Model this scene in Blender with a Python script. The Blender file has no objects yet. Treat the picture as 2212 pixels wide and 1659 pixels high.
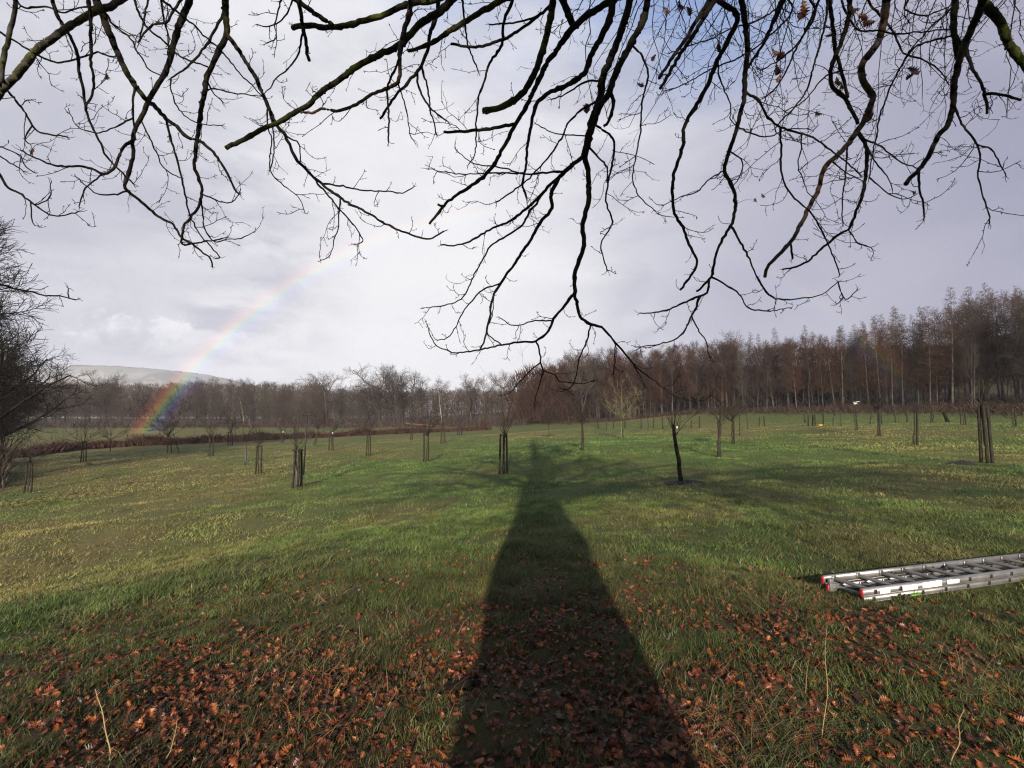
import bpy, math, random
import numpy as np
from mathutils import Vector, Matrix
S = bpy.context.scene
COL = S.collection
R = math.radians

# ------------------------------------------------------------------ camera
F, CX, CY, PITCH = 1080.0, 1106.0, 829.5, R(4.0)     # focal length / centre in a 2212 x 1659 picture
EYE = np.array([0.0, 0.0, 1.55])
cam = bpy.data.cameras.new('camera')
cam.lens = 36 * F / 2212; cam.sensor_width = 36
cam.clip_start = 0.05; cam.clip_end = 20000
camo = bpy.data.objects.new('camera', cam); COL.objects.link(camo)
camo.location = EYE; camo.rotation_euler = (R(90) + PITCH, 0, 0)
S.camera = camo
FWD = np.array([0, math.cos(PITCH), math.sin(PITCH)])
UPV = np.array([0, -math.sin(PITCH), math.cos(PITCH)])
RGT = np.array([1.0, 0, 0])
def pdir(px, py):
    return FWD + (px - CX) / F * RGT + (CY - py) / F * UPV
def ppos(px, py, z):
    return EYE + z * pdir(px, py)

# ------------------------------------------------------------------ sun, sky, exposure
SUN_EL, SUN_AZ = 18.6, 2.3          # sun stands behind the camera; light travels towards +Y, 2.3 deg to the right
ld = Vector((math.sin(R(SUN_AZ)) * math.cos(R(SUN_EL)), math.cos(R(SUN_AZ)) * math.cos(R(SUN_EL)), -math.sin(R(SUN_EL))))
sun = bpy.data.lights.new('sun', 'SUN'); sun.energy = 5.0; sun.angle = R(0.7); sun.color = (1.0, 0.86, 0.68)
suno = bpy.data.objects.new('sun', sun); COL.objects.link(suno)
suno.rotation_euler = ld.to_track_quat('-Z', 'Y').to_euler()
S.view_settings.view_transform = 'Standard'; S.view_settings.look = 'None'
S.view_settings.gamma = 1; S.view_settings.exposure = 1.1
S.cycles.use_adaptive_sampling = False; S.cycles.use_denoising = True; S.cycles.denoising_prefilter = 'NONE'; S.cycles.filter_width = 1.2; S.cycles.max_bounces = 6; S.cycles.transparent_max_bounces = 16; S.cycles.volume_bounces = 0
S.cycles.diffuse_bounces = 3; S.cycles.glossy_bounces = 2
HAZE = 0.00018
KEXP = 2 ** S.view_settings.exposure

def s2l(r, g, b):
    return tuple((c / 255 / 12.92 if c / 255 <= 0.04045 else ((c / 255 + 0.055) / 1.055) ** 2.4) for c in (r, g, b))

class NT:
    """small helper to write node trees"""
    def __init__(s, tree): s.t = tree; s.n = tree.nodes; s.l = tree.links
    def node(s, typ, ins=None, **props):
        n = s.n.new(typ)
        for k, v in props.items(): setattr(n, k, v)
        for k, v in (ins or {}).items(): s.put(n.inputs[k], v)
        return n
    def put(s, sock, v):
        if hasattr(v, 'is_output'): s.l.new(v, sock)
        elif isinstance(v, (tuple, list)) and len(v) == 3 and sock.type == 'RGBA': sock.default_value = (*v, 1)
        else: sock.default_value = v
    def math(s, op, a, b=0.0, clamp=False):
        n = s.node('ShaderNodeMath', {0: a, 1: b}, operation=op, use_clamp=clamp); return n.outputs[0]
    def mr(s, v, a, b, c=0.0, d=1.0, smooth=True):
        n = s.node('ShaderNodeMapRange', {0: v, 1: a, 2: b, 3: c, 4: d}, interpolation_type='SMOOTHSTEP' if smooth else 'LINEAR'); return n.outputs[0]
    def mix(s, f, a, b):
        n = s.node('ShaderNodeMix', data_type='RGBA'); s.put(n.inputs[0], f); s.put(n.inputs[6], a); s.put(n.inputs[7], b); return n.outputs[2]
    def noise(s, vec, scale, detail=4, rough=0.55, dist=0.0, dim='3D'):
        n = s.node('ShaderNodeTexNoise', {'Scale': scale, 'Detail': detail, 'Roughness': rough, 'Distortion': dist}, noise_dimensions=dim)
        if vec is not None: s.l.new(vec, n.inputs['Vector'])
        return n.outputs[0]

W = bpy.data.worlds.new('World'); S.world = W; W.use_nodes = True
w = NT(W.node_tree); w.n.clear()
SKYK = 0.1                                             # background strength
sky = w.node('ShaderNodeTexSky', sky_type='NISHITA', sun_disc=False, sun_elevation=R(SUN_EL), sun_rotation=R(180 + SUN_AZ), air_density=1.0, dust_density=1.0)
gen = w.node('ShaderNodeTexCoord').outputs['Generated']
def dotdir(px, py):
    d = pdir(px, py); d = d / np.linalg.norm(d)
    n = w.node('ShaderNodeVectorMath', {1: tuple(d)}, operation='DOT_PRODUCT'); w.l.new(gen, n.inputs[0]); return n.outputs['Value']
def blob(px, py, outer, inner=0):
    return w.mr(dotdir(px, py), math.cos(R(outer)), math.cos(R(inner)))
def cl(r, g, b):
    return tuple(c / KEXP / SKYK for c in s2l(r, g, b))
mp = w.node('ShaderNodeMapping', {'Scale': (1.0, 1.0, 2.6)}); w.l.new(gen, mp.inputs['Vector'])
n1 = w.noise(mp.outputs[0], 2.2, 6, 0.5, 0.6)
n2 = w.noise(mp.outputs[0], 6.0, 6, 0.55, 0.3)
nn = w.math('ADD', w.math('MULTIPLY', n1, 0.7), w.math('MULTIPLY', n2, 0.3))
c = w.mix(w.mr(nn, 0.38, 0.62), cl(194, 195, 209), cl(236, 236, 242))
c = w.mix(w.math('MULTIPLY', blob(860, 680, 31), 0.85), c, cl(246, 245, 248))        # bright rain curtain inside the bow
c = w.mix(w.math('MULTIPLY', blob(300, 560, 22, 6), w.mr(n2, 0.35, 0.62, .1, .9)), c, cl(190, 191, 206))
dk = w.math('MULTIPLY', blob(2300, 640, 42, 8), w.mr(n1, 0.25, 0.5, 0.75, 1.0))
c = w.mix(dk, c, cl(155, 156, 180))                                                   # dark shower on the right
dr = w.math('MULTIPLY', blob(1650, 560, 20), 0.35); c = w.mix(dr, c, cl(196, 197, 212))
bl = w.math('MULTIPLY', blob(1530, -190, 17, 3), w.mr(n2, 0.30, 0.52, 0.35, 1.0)); c = w.mix(bl, c, cl(140, 164, 210))   # gap of blue
bl2 = w.math('MULTIPLY', blob(1080, -110, 13, 3), w.mr(n2, 0.35, 0.6, 0.1, 0.6)); c = w.mix(bl2, c, cl(165, 184, 226))
sp = w.node('ShaderNodeSeparateXYZ'); w.l.new(gen, sp.inputs[0])
def cloud(c, px, py, ax_, az_, colr, amt, sc=16.0, base=0.75):
    """a cumulus bank: billowing above, soft towards its base"""
    d = pdir(px, py); x_ = w.math('DIVIDE', sp.outputs[0], sp.outputs[1]); z_ = w.math('DIVIDE', sp.outputs[2], sp.outputs[1])
    ex = w.math('DIVIDE', w.math('SUBTRACT', x_, d[0] / d[1]), ax_); ez = w.math('DIVIDE', w.math('SUBTRACT', z_, d[2] / d[1]), az_)
    rr2 = w.math('ADD', w.math('MULTIPLY', ex, ex), w.math('MULTIPLY', ez, ez))
    cx_ = w.node('ShaderNodeCombineXYZ', {0: x_, 1: w.math('MULTIPLY', z_, 1.7), 2: 0.3}); nz = w.noise(cx_.outputs[0], sc, 7, 0.62)
    v = w.math('ADD', w.math('SUBTRACT', base, rr2), w.math('MULTIPLY', w.math('SUBTRACT', nz, 0.5), 3.2))
    soft = w.mr(ez, -1.0, 0.3, 0.0, 1.0)
    return w.mix(w.math('MULTIPLY', w.math('MULTIPLY', w.mr(v, 0.1, 0.75), soft), amt), c, w.mix(w.mr(nz, 0.42, 0.6), cl(216, 216, 226), colr))
c = cloud(c, 275, 712, 0.150, 0.046, cl(243, 243, 248), 0.95, 15, 1.0)
c = cloud(c, 470, 745, 0.20, 0.040, cl(238, 238, 244), 0.7, 10, 0.9)
c = cloud(c, 130, 640, 0.30, 0.06, cl(226, 226, 234), 0.6, 6, 0.7)
c = cloud(c, 560, 560, 0.25, 0.05, cl(236, 236, 242), 0.5, 7, 0.6)
c = cloud(c, 330, 590, 0.30, 0.05, cl(222, 222, 230), 0.5, 7)
front = w.math('MULTIPLY', w.mr(dotdir(1106, 700), math.cos(R(88)), math.cos(R(58))), 1.0)
c = w.mix(front, w.mix(0.25, sky.outputs[0], cl(70, 72, 80)), c)
bg = w.node('ShaderNodeBackground', {'Color': c, 'Strength': SKYK})
out = w.node('ShaderNodeOutputWorld'); w.l.new(bg.outputs[0], out.inputs['Surface'])
W.cycles.sampling_method = 'MANUAL'; W.cycles.sample_map_resolution = 512

# ------------------------------------------------------------------ object helpers
def tag(o, label=None, cat=None, group=None, kind=None):
    if label: o['label'] = label
    if cat: o['category'] = cat
    if group: o['group'] = group
    if kind: o['kind'] = kind
    return o
def empty(name, loc=(0, 0, 0), rz=0.0):
    o = bpy.data.objects.new(name, None); COL.objects.link(o); o.location = loc; o.rotation_euler = (0, 0, rz)
    o.empty_display_size = 0.3
    return o

class MB:
    """collects vertices and faces (with a colour per vertex) into ONE mesh"""
    def __init__(s): s.v = []; s.c = []; s.f4 = []; s.f3 = []; s.n = 0; s.ng = []
    def add(s, v, f4=None, f3=None, col=None):
        v = np.asarray(v, dtype=np.float32).reshape(-1, 3)
        if f4 is not None and len(f4): s.f4.append(np.asarray(f4, dtype=np.int32).reshape(-1, 4) + s.n)
        if f3 is not None and len(f3): s.f3.append(np.asarray(f3, dtype=np.int32).reshape(-1, 3) + s.n)
        if col is None: col = (1, 1, 1)
        col = np.asarray(col, dtype=np.float32)
        s.c.append(np.broadcast_to(col, (len(v), 3)) if col.ndim == 1 else col)
        s.v.append(v); s.n += len(v)
    def tube(s, pts, rad, k=5, col=None, cap=True):
        P = np.asarray(pts, float); n = len(P)
        r = np.broadcast_to(np.asarray(rad, float), (n,))
        T = np.gradient(P, axis=0); T /= np.linalg.norm(T, axis=1, keepdims=True) + 1e-9
        m = T.mean(0); ref = np.array([0, 0, 1.0]) if abs(m[2]) < 0.75 * np.linalg.norm(m) + 1e-9 else np.array([1.0, 0.3, 0])
        A = np.cross(T, ref); A /= np.linalg.norm(A, axis=1, keepdims=True) + 1e-9
        B = np.cross(T, A)
        a = np.arange(k) * 2 * math.pi / k
        V = P[:, None, :] + r[:, None, None] * (np.cos(a)[None, :, None] * A[:, None, :] + np.sin(a)[None, :, None] * B[:, None, :])
        i = np.arange(n - 1)[:, None] * k; j = np.arange(k)[None, :]; j2 = (j + 1) % k
        q = np.stack([i + j, i + k + j, i + k + j2, i + j2], -1).reshape(-1, 4)
        V = V.reshape(-1, 3); f3 = None
        if cap:
            V = np.vstack([V, P[0:1], P[-1:]]); c0, c1 = n * k, n * k + 1
            jj = np.arange(k); e = (n - 1) * k
            f3 = np.vstack([np.stack([np.full(k, c0), jj, (jj + 1) % k], -1), np.stack([np.full(k, c1), e + (jj + 1) % k, e + jj], -1)])
        s.add(V, q, f3, col)
    def box(s, c, size, M=None, col=None):
        h = np.array(size) / 2
        V = np.array([[x, y, z] for x in (-1, 1) for y in (-1, 1) for z in (-1, 1)], float) * h
        if M is not None: V = V @ np.asarray(M).T
        V = V + np.asarray(c)
        s.add(V, [[0, 1, 3, 2], [4, 6, 7, 5], [0, 4, 5, 1], [2, 3, 7, 6], [0, 2, 6, 4], [1, 5, 7, 3]], None, col)
    def build(s, name, mat, parent=None, smooth=False, bevel=0.0, extra=None):
        if extra is not None:                      # a second collector with its own material, in the same mesh
            e, mat2 = extra; nq = sum(len(f_) for f_ in s.f4), sum(len(f_) for f_ in e.f4); nt = sum(len(f_) for f_ in s.f3), sum(len(f_) for f_ in e.f3)
            s.v += e.v; s.c += e.c; s.f4 += [f_ + s.n for f_ in e.f4]; s.f3 += [f_ + s.n for f_ in e.f3]; s.n += e.n
            mi = np.concatenate([np.zeros(nq[0]), np.ones(nq[1]), np.zeros(nt[0]), np.ones(nt[1])]).astype(np.int32)
        me = bpy.data.meshes.new(name)
        V = np.vstack(s.v); me.vertices.add(len(V)); me.vertices.foreach_set('co', V.ravel())
        q = np.vstack(s.f4) if s.f4 else np.zeros((0, 4), np.int32); t = np.vstack(s.f3) if s.f3 else np.zeros((0, 3), np.int32)
        L = np.concatenate([q.ravel(), t.ravel()]).astype(np.int32)
        me.loops.add(len(L)); me.loops.foreach_set('vertex_index', L)
        st = np.concatenate([np.arange(len(q)) * 4, len(q) * 4 + np.arange(len(t)) * 3]).astype(np.int32)
        me.polygons.add(len(st)); me.polygons.foreach_set('loop_start', st)
        me.polygons.foreach_set('loop_total', np.concatenate([np.full(len(q), 4), np.full(len(t), 3)]).astype(np.int32))
        if smooth: me.polygons.foreach_set('use_smooth', np.ones(len(st), bool))
        me.update(calc_edges=True)
        ca = me.color_attributes.new('Col', 'FLOAT_COLOR', 'POINT')
        C4 = np.ones((len(V), 4), np.float32); C4[:, :3] = np.vstack(s.c); ca.data.foreach_set('color', C4.ravel())
        me.materials.append(mat)
        if extra is not None: me.materials.append(mat2); me.polygons.foreach_set('material_index', mi)
        o = bpy.data.objects.new(name, me); COL.objects.link(o)
        if parent: o.parent = parent
        if bevel: b = o.modifiers.new('bevel', 'BEVEL'); b.width = bevel; b.segments = 2; b.limit_method = 'ANGLE'
        return o

# value noise
def vnoise(x, y, seed=0):
    x = np.asarray(x, float); y = np.asarray(y, float)
    xi = np.floor(x).astype(np.int64); yi = np.floor(y).astype(np.int64); fx = x - xi; fy = y - yi
    def h(a, b):
        k = (a * 374761393 + b * 668265263 + seed * 974634777) & 0xffffffff
        k = ((k ^ (k >> 13)) * 1274126177) & 0xffffffff
        return ((k ^ (k >> 16)) & 0xffff) / 65535.0
    sx = fx * fx * (3 - 2 * fx); sy = fy * fy * (3 - 2 * fy)
    return (h(xi, yi) * (1 - sx) + h(xi + 1, yi) * sx) * (1 - sy) + (h(xi, yi + 1) * (1 - sx) + h(xi + 1, yi + 1) * sx) * sy
def fbm(x, y, seed=0, o=3):
    t = 0; a = 0.5; s = 0
    for i in range(o): t = t + a * vnoise(x * 2 ** i, y * 2 ** i, seed + i); s += a; a *= 0.5
    return t / s

# ------------------------------------------------------------------ materials
def mat(name, rough=0.8, spec=0.3):
    m = bpy.data.materials.new(name); m.use_nodes = True; t = NT(m.node_tree)
    b = t.n['Principled BSDF']; b.inputs['Roughness'].default_value = rough; b.inputs['Specular IOR Level'].default_value = spec
    return m, t, b
def mat_noise(name, a, b2, scale, rough=0.8, spec=0.3, third=None, tscale=3.0, tlo=0.55, thi=0.7, bump=0.0, bscale=None, metallic=0.0, rand=0.0):
    m, t, b = mat(name, rough, spec)
    oc = t.node('ShaderNodeTexCoord').outputs['Object']
    c = t.mix(t.mr(t.noise(oc, scale, 5), 0.35, 0.65), a, b2)
    if third is not None: c = t.mix(t.mr(t.noise(oc, tscale, 4), tlo, thi), c, third)
    if rand:
        oi = t.node('ShaderNodeObjectInfo').outputs['Random']
        hs = t.node('ShaderNodeHueSaturation', {'Color': c, 'Value': t.mr(oi, 0, 1, 1 - rand, 1 + rand, False), 'Saturation': t.mr(t.math('FRACT', t.math('MULTIPLY', oi, 7.3)), 0, 1, 0.8, 1.25, False)}); c = hs.outputs[0]
    t.put(b.inputs['Base Color'], c); b.inputs['Metallic'].default_value = metallic
    if bump:
        bn = t.node('ShaderNodeBump', {'Strength': bump, 'Distance': 0.02, 'Height': t.noise(oc, bscale or scale * 4, 5)}); t.l.new(bn.outputs[0], b.inputs['Normal'])
    return m
def mat_attr(name, rough=0.6, spec=0.3, var=0.25, scale=60.0, transl=0.0, back=None):
    m, t, b = mat(name, rough, spec)
    a = t.node('ShaderNodeAttribute', attribute_name='Col').outputs['Color']
    oc = t.node('ShaderNodeTexCoord').outputs['Object']
    hs = t.node('ShaderNodeHueSaturation', {'Color': a, 'Value': t.mr(t.noise(oc, scale, 3), 0.3, 0.7, 1 - var, 1 + var)})
    t.put(b.inputs['Base Color'], hs.outputs[0])
    if transl:
        tr = t.node('ShaderNodeBsdfTranslucent', {'Color': hs.outputs[0]}); mx = t.node('ShaderNodeMixShader', {0: transl, 1: b.outputs[0], 2: tr.outputs[0]})
        t.l.new(mx.outputs[0], t.n['Material Output'].inputs['Surface'])
    return m
M = {}
M['oak'] = mat_noise('oak_bark', (.005, .0045, .004), (.012, .010, .008), 9, 0.8, 0.07, third=(.020, .023, .007), tscale=2.2, tlo=0.58, thi=0.70, bump=0.5, bscale=60)
M['oak_grey'] = mat_noise('grey_oak_bark', (.022, .021, .021), (.042, .040, .036), 9, 0.8, 0.1, third=(.040, .045, .012), tscale=2.0, bump=0.5, bscale=60)
M['oak_bare'] = mat_noise('peeled_oak_bark', (.045, .021, .010), (.012, .009, .007), 5, 0.7, 0.25, third=(.03, .034, .008), tscale=2.5, bump=0.4, bscale=60)
M['oak_moss'] = mat_noise('mossy_oak_bark', (.008, .007, .005), (.020, .022, .006), 4, 0.85, 0.07, third=(.040, .050, .010), tscale=3.0, tlo=0.5, thi=0.66, bump=0.8, bscale=70)
M['twig'] = mat_noise('oak_twig_bark', (.008, .006, .005), (.015, .012, .009), 12, 0.8, 0.08)
M['leaf'] = mat_attr('dead_oak_leaf', 0.42, 0.35, 0.35, 40, 0.15)
M['grass'] = mat_attr('meadow_grass', 0.55, 0.35, 0.2, 8, 0.25)
M['bracken'] = mat_attr('dead_bracken', 0.8, 0.2, 0.3, 3)
M['forest_bark'] = mat_noise('wood_bark', (.032, .027, .024), (.060, .050, .043), 1.5, 0.85, 0.2, third=(.045, .05, .03), tscale=.8, rand=0.3)
M['pale_bark'] = mat_noise('pale_bark', (.045, .038, .033), (.085, .074, .061), 1.5, 0.8, 0.2, third=(.08, .065, .05), tscale=3, rand=0.2)
M['birch_bark'] = mat_noise('birch_bark', (.34, .32, .29), (.24, .22, .20), 2.5, 0.7, 0.3, third=(.06, .05, .045), tscale=5, tlo=0.62, thi=0.68)
M['crown_red'] = mat_noise('reddish_twigs', (.036, .018, .013), (.053, .027, .020), .5, 0.85, 0.15, rand=0.28)
M['crown_grey'] = mat_noise('grey_brown_twigs', (.038, .029, .025), (.056, .043, .036), .5, 0.85, 0.15, rand=0.28)
M['crown_larch'] = mat_noise('larch_twigs', (.036, .021, .013), (.054, .032, .019), .5, 0.85, 0.15, rand=0.25)
M['crown_green'] = mat_noise('spruce_needles', (.025, .035, .016), (.045, .055, .024), .8, 0.8, 0.2, rand=0.2)
M['fruit_bark'] = mat_noise('fruit_tree_bark', (.012, .010, .008), (.028, .022, .017), 6, 0.8, 0.2, third=(.10, .07, .022), tscale=5, tlo=0.60, thi=0.7, rand=0.15)
M['fruit_twig'] = mat_noise('fruit_tree_twigs', (.016, .013, .011), (.030, .023, .019), 3, 0.8, 0.2, rand=0.2)
M['lichen_twig'] = mat_noise('lichen_covered_twigs', (.085, .080, .045), (.13, .12, .07), 3, 0.85, 0.2)
M['stake'] = mat_noise('weathered_stake_wood', (.008, .007, .006), (.026, .021, .016), 5, 0.8, 0.2, third=(.012, .011, .010), tscale=2.0, tlo=0.5, thi=0.6, bump=0.4, bscale=40, rand=0.15)
M['sheath'] = mat_noise('grey_trunk_guard', (.030, .030, .031), (.055, .055, .057), 9, 0.6, 0.3)
M['white_tag'] = mat_noise('white_plastic', (.72, .72, .72), (.60, .60, .60), 20, 0.5, 0.4)
M['dark_soil'] = mat_noise('dark_damp_soil', (.010, .009, .009), (.024, .021, .019), 8, 0.8, 0.3, bump=0.8, bscale=30)
M['alu'] = mat_noise('aluminium', (.21, .21, .22), (.16, .16, .17), 7, 0.42, 0.5, third=(.17, .165, .16), tscale=14, tlo=0.6, thi=0.75, metallic=0.55)
M['alu_dark'] = mat_noise('dull_aluminium', (.13, .13, .14), (.18, .18, .19), 9, 0.5, 0.5, metallic=0.5)
M['red'] = mat_noise('red_plastic', (.24, .011, .017), (.19, .008, .012), 30, 0.4, 0.5)
M['sticker'] = mat_noise('worn_white_sticker', (.80, .80, .79), (.74, .74, .73), 12, 0.55, 0.3, third=(.42, .42, .42), tscale=45, tlo=0.62, thi=0.66)
M['black'] = mat_noise('black_plastic', (.008, .008, .008), (.015, .015, .015), 20, 0.6, 0.3)
M['lime'] = mat_noise('lime_green_plastic', (.12, .30, .02), (.10, .25, .015), 20, 0.5, 0.4)
M['yellow'] = mat_noise('yellow_plastic', (.62, .30, .03), (.50, .24, .02), 10, 0.5, 0.4)
M['orange_wood'] = mat_noise('orange_wood', (.22, .085, .035), (.16, .07, .03), 5, 0.7, 0.3)
M['straw'] = mat_noise('dry_straw', (.17, .12, .06), (.24, .18, .09), 9, 0.7, 0.3)
# ------------------------------------------------------------------ terrain
GP = []       # control points: azimuth, ln range, height
def gp(px, py, z, h=None):
    p = ppos(px, py, z); GP.append((math.atan2(p[0], p[1]), math.log(math.hypot(p[0], p[1])), p[2] if h is None else h))
def ga(azdeg, r, h): GP.append((R(azdeg), math.log(r), h))
for a in range(-180, 180, 15):
    ga(a, 0.4, 0); ga(a, 1, 0); ga(a, 2.2, 0); ga(a, 3.2, 0)
for a in range(-55, 56, 11):
    ga(a, 4.8, -0.16 * (a < -20) + 0.04 * (a > 20)); ga(a, 6.5, -0.10 - 0.006 * max(0, -a)); ga(a, 9, -0.30 - 0.012 * max(0, -a) + .006 * max(0, a)); ga(a, 13, -.62 - .022 * max(0, -a) + .014 * max(0, a))
for p in [(60,1062,33),(640,1053,24.7),(1087,1023,24.7),(1470,1043,17),(2135,1000,16.4),(1800,1010,18),(300,1060,26),(-200,1085,30),(900,1045,23),
          (558,1025,34),(920,997,34),(1257,975,34),(1550,988,27),(1582,960,37),(1972,962,27.7),(1897,942,33),(795,985,42.7),(715,973,54),(172,997,47),(360,980,55),(455,985,50),(530,1003,42),
          (958,958,60),(1187,945,60),(1342,948,50),(1400,936,65),(1640,922,75),(1815,922,55),(2080,916,50),(2190,921,45),(2010,914,60),(2300,900,45),(2100,902,78),(2212,893,68),(1700,914,105),(1300,918,150),(1100,921,165),
          (60,990,65),(200,968,75),(400,957,90),(600,944,105),(800,937,115),(1000,930,125),(100,950,95),(250,925,150),(450,922,165),(700,924,170),(900,922,170),(100,917,190),(400,917,195),(700,919,195),(950,921,190),(-250,960,120),(-250,1000,70)]:
    gp(*p)
for a in range(-75, 76, 10):
    ga(a, 260, -1.0 + (.55 * (a + 5) if a > -5 else 0)); ga(a, 500, 2 + (1.0 * (a + 5) if a > -5 else 0)); ga(a, 1000, 2 + (1.0 * (a + 5) if a > -5 else 0)); ga(a, 2000, 0); ga(a, 4000, 0)
for a in list(range(-180, -80, 15)) + list(range(85, 181, 15)):
    for r in (6, 12, 25, 50, 100, 200, 500, 1200, 4000): ga(a, r, 0)
for a in (30, 40, 50, 60): ga(a, 110, 3.5); ga(a, 150, 8); ga(a, 220, 17)
for a in (5, 15, 22): ga(a, 190, 1.0 + a * .1); ga(a, 230, 3 + .3 * a)
GP = np.array(GP)
def ground(x, y):
    x = np.atleast_1d(np.asarray(x, float)); y = np.atleast_1d(np.asarray(y, float)); sh = x.shape; x = x.ravel(); y = y.ravel()
    res = np.zeros(len(x))
    for i in range(0, len(x), 20000):
        az = np.arctan2(x[i:i+20000], y[i:i+20000])[:, None]; lr = np.log(np.maximum(np.hypot(x[i:i+20000], y[i:i+20000]), 0.3))[:, None]
        da = np.abs(az - GP[None, :, 0]); da = np.minimum(da, 2 * math.pi - da)
        d2 = ((lr - GP[None, :, 1]) / 0.17) ** 2 + (da / 0.17) ** 2
        m = d2.min(1, keepdims=True)
        wgt = np.exp(-0.5 * (d2 - m)) + 1e-4 / (d2 + 1)
        res[i:i+20000] = (wgt * GP[None, :, 2]).sum(1) / wgt.sum(1)
    return res.reshape(sh)
def gz(x, y): return float(ground(x, y)[0])
ZS = np.exp(np.linspace(math.log(1.8), math.log(600), 3000))
def on_ground(px, py, fallback=None):
    P = EYE[None, :] + ZS[:, None] * pdir(px, py)[None, :]
    h = ground(P[:, 0], P[:, 1]); below = np.nonzero(P[:, 2] <= h)[0]
    if len(below) == 0:
        z = fallback or 100.0; p = ppos(px, py, z); return np.array([p[0], p[1], gz(p[0], p[1])]), z
    k = below[0]; p = P[k]
    return np.array([p[0], p[1], gz(p[0], p[1])]), ZS[k]

def patch(x, y):
    """0 = lush green, 1 = dry olive / straw; a property of the sward itself"""
    a = fbm(x / 5.0 + 11, y / 9.0 + 3, 5, 4); b = fbm(x / 28 + 4, y / 40 + 9, 17, 2); c2 = fbm(x / 1.2, y / 1.6, 31, 2)
    left = np.clip((-x / (np.abs(y) * 0.55 + 4)) * 0.45 + 0.22, 0, 0.6) * np.clip((np.hypot(x, y) - 4.5) / 9, 0, 1) + 0.38 * np.exp(-(((x - 4.5) / 5.5) ** 2 + ((y - 9.5) / 3.0) ** 2)) + 0.34 * np.exp(-(((x - 14) / 7) ** 2 + ((y - 16) / 3.5) ** 2))
    return np.clip(0.55 + 0.45 * np.clip((np.hypot(x, y) - 4) / 5, 0, 1), 0, 1) * np.clip((a - .5) * 1.8 + (b - .5) * 1.2 + (c2 - .5) * 0.9 + left + 0.06, 0, 1)
def litter(x, y):
    """share of ground covered by fallen leaves: under the oak's crown"""
    d = np.hypot(x * 0.70 + 0.2, y + 0.2); n = fbm(x / 0.9, y / 0.9, 77, 3)
    edge = 4.7 + 2.4 * (fbm(x / 2.2 + 7, y / 2.2, 91, 2) - .5)
    return (0.85 + .25 * np.exp(-((x - .1) / 1.3) ** 2)) * np.clip((edge - d) / 2.6, 0, 1) ** .8 * np.clip((n - .36) * 3.2 + .4 * np.exp(-((x - .2) / 1.1) ** 2), 0, 1)

GREEN = np.array([.058, .088, .019]); LUSH = np.array([.034, .072, .016]); OLIVE = np.array([.108, .094, .033]); STRAW = np.array([.17, .13, .060]); BROWN = np.array([.085, .050, .022])
nr, na = 240, 420
rr = np.exp(np.linspace(math.log(0.35), math.log(2050), nr)); aa = np.linspace(-math.pi, math.pi, na, endpoint=False)
# finer azimuth steps where the camera looks
aa = np.sort(np.concatenate([np.linspace(-1.05, 1.05, 320), np.linspace(1.05, 2 * math.pi - 1.05, 82)[1:-1]])); na = len(aa)
X = rr[:, None] * np.sin(aa)[None, :]; Y = rr[:, None] * np.cos(aa)[None, :]
Z = ground(X, Y)
rough_ = np.clip(X * 0 + rr[:, None] / 6, 0, 1)
Z = Z + (fbm(X / 1.1, Y / 1.1, 3, 3) - .5) * 0.14 * np.clip((rr[:, None] - 1.5) / 2, 0, 1) + (fbm(X / .38, Y / .38, 41, 2) - .5) * .11 * np.clip((rr[:, None] - 1.2) / 2, 0, 1) * np.clip((26 - rr[:, None]) / 10, 0, 1) + (fbm(X / 7, Y / 7, 8, 2) - .5) * 0.25 * np.clip((rr[:, None] - 8) / 14, 0, 1)
V = np.stack([X, Y, Z], -1).reshape(-1, 3)
V = np.vstack([V, [[0, 0, 0]]])
i = np.arange(nr - 1)[:, None] * na; j = np.arange(na)[None, :]; j2 = (j + 1) % na
q = np.stack([i + j, i + na + j, i + na + j2, i + j2], -1).reshape(-1, 4)[:, ::-1]
f3 = np.stack([np.full(na, nr * na), np.arange(na), (np.arange(na) + 1) % na], -1)[:, ::-1]
pt = np.concatenate([patch(X, Y).ravel(), [0.5]])[:, None]; li = np.concatenate([litter(X, Y).ravel(), [1.0]])[:, None]
gcol = (GREEN * (1 - pt) + OLIVE * pt) * (0.56 + 0.72 * np.clip((np.concatenate([np.hypot(X, Y).ravel(), [0]]) - 3.5) / 8, 0, 1))[:, None]  # turf dims towards the viewer: wetter sward, with foreground shade put into the colour
pxv = np.concatenate([(CX + F * X / np.maximum(Y, .1)).ravel(), [CX]]); yv = np.concatenate([Y.ravel(), [0]])
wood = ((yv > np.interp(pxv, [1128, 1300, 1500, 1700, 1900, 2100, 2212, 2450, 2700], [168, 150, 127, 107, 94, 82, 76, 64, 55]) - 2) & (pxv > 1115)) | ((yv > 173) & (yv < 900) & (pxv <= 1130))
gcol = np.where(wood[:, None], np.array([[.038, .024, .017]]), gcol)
gcol = gcol * (1 - li) + np.array([.045, .026, .015]) * li
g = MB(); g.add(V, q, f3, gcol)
m, t, b = mat('meadow_turf', 0.9, 0.15)
at = t.node('ShaderNodeAttribute', attribute_name='Col').outputs['Color']
oc = t.node('ShaderNodeTexCoord').outputs['Object']
fine = t.noise(oc, 5, 8, 0.7); mid = t.noise(oc, 0.6, 5, 0.6)
cc = t.mix(t.mr(t.noise(oc, 34, 6, 0.75), 0.38, 0.66, 0, 0.8), at, (.020, .015, .010))
cc = t.mix(t.mr(fine, 0.35, 0.7, 0, 0.5), cc, (.030, .030, .012))
cc = t.mix(t.mr(mid, 0.5, 0.75, 0, 0.35), cc, (.115, .098, .038))
t.put(b.inputs['Base Color'], cc)
bn = t.node('ShaderNodeBump', {'Strength': 0.6, 'Distance': 0.08, 'Height': fine}); t.l.new(bn.outputs[0], b.inputs['Normal'])
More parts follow.
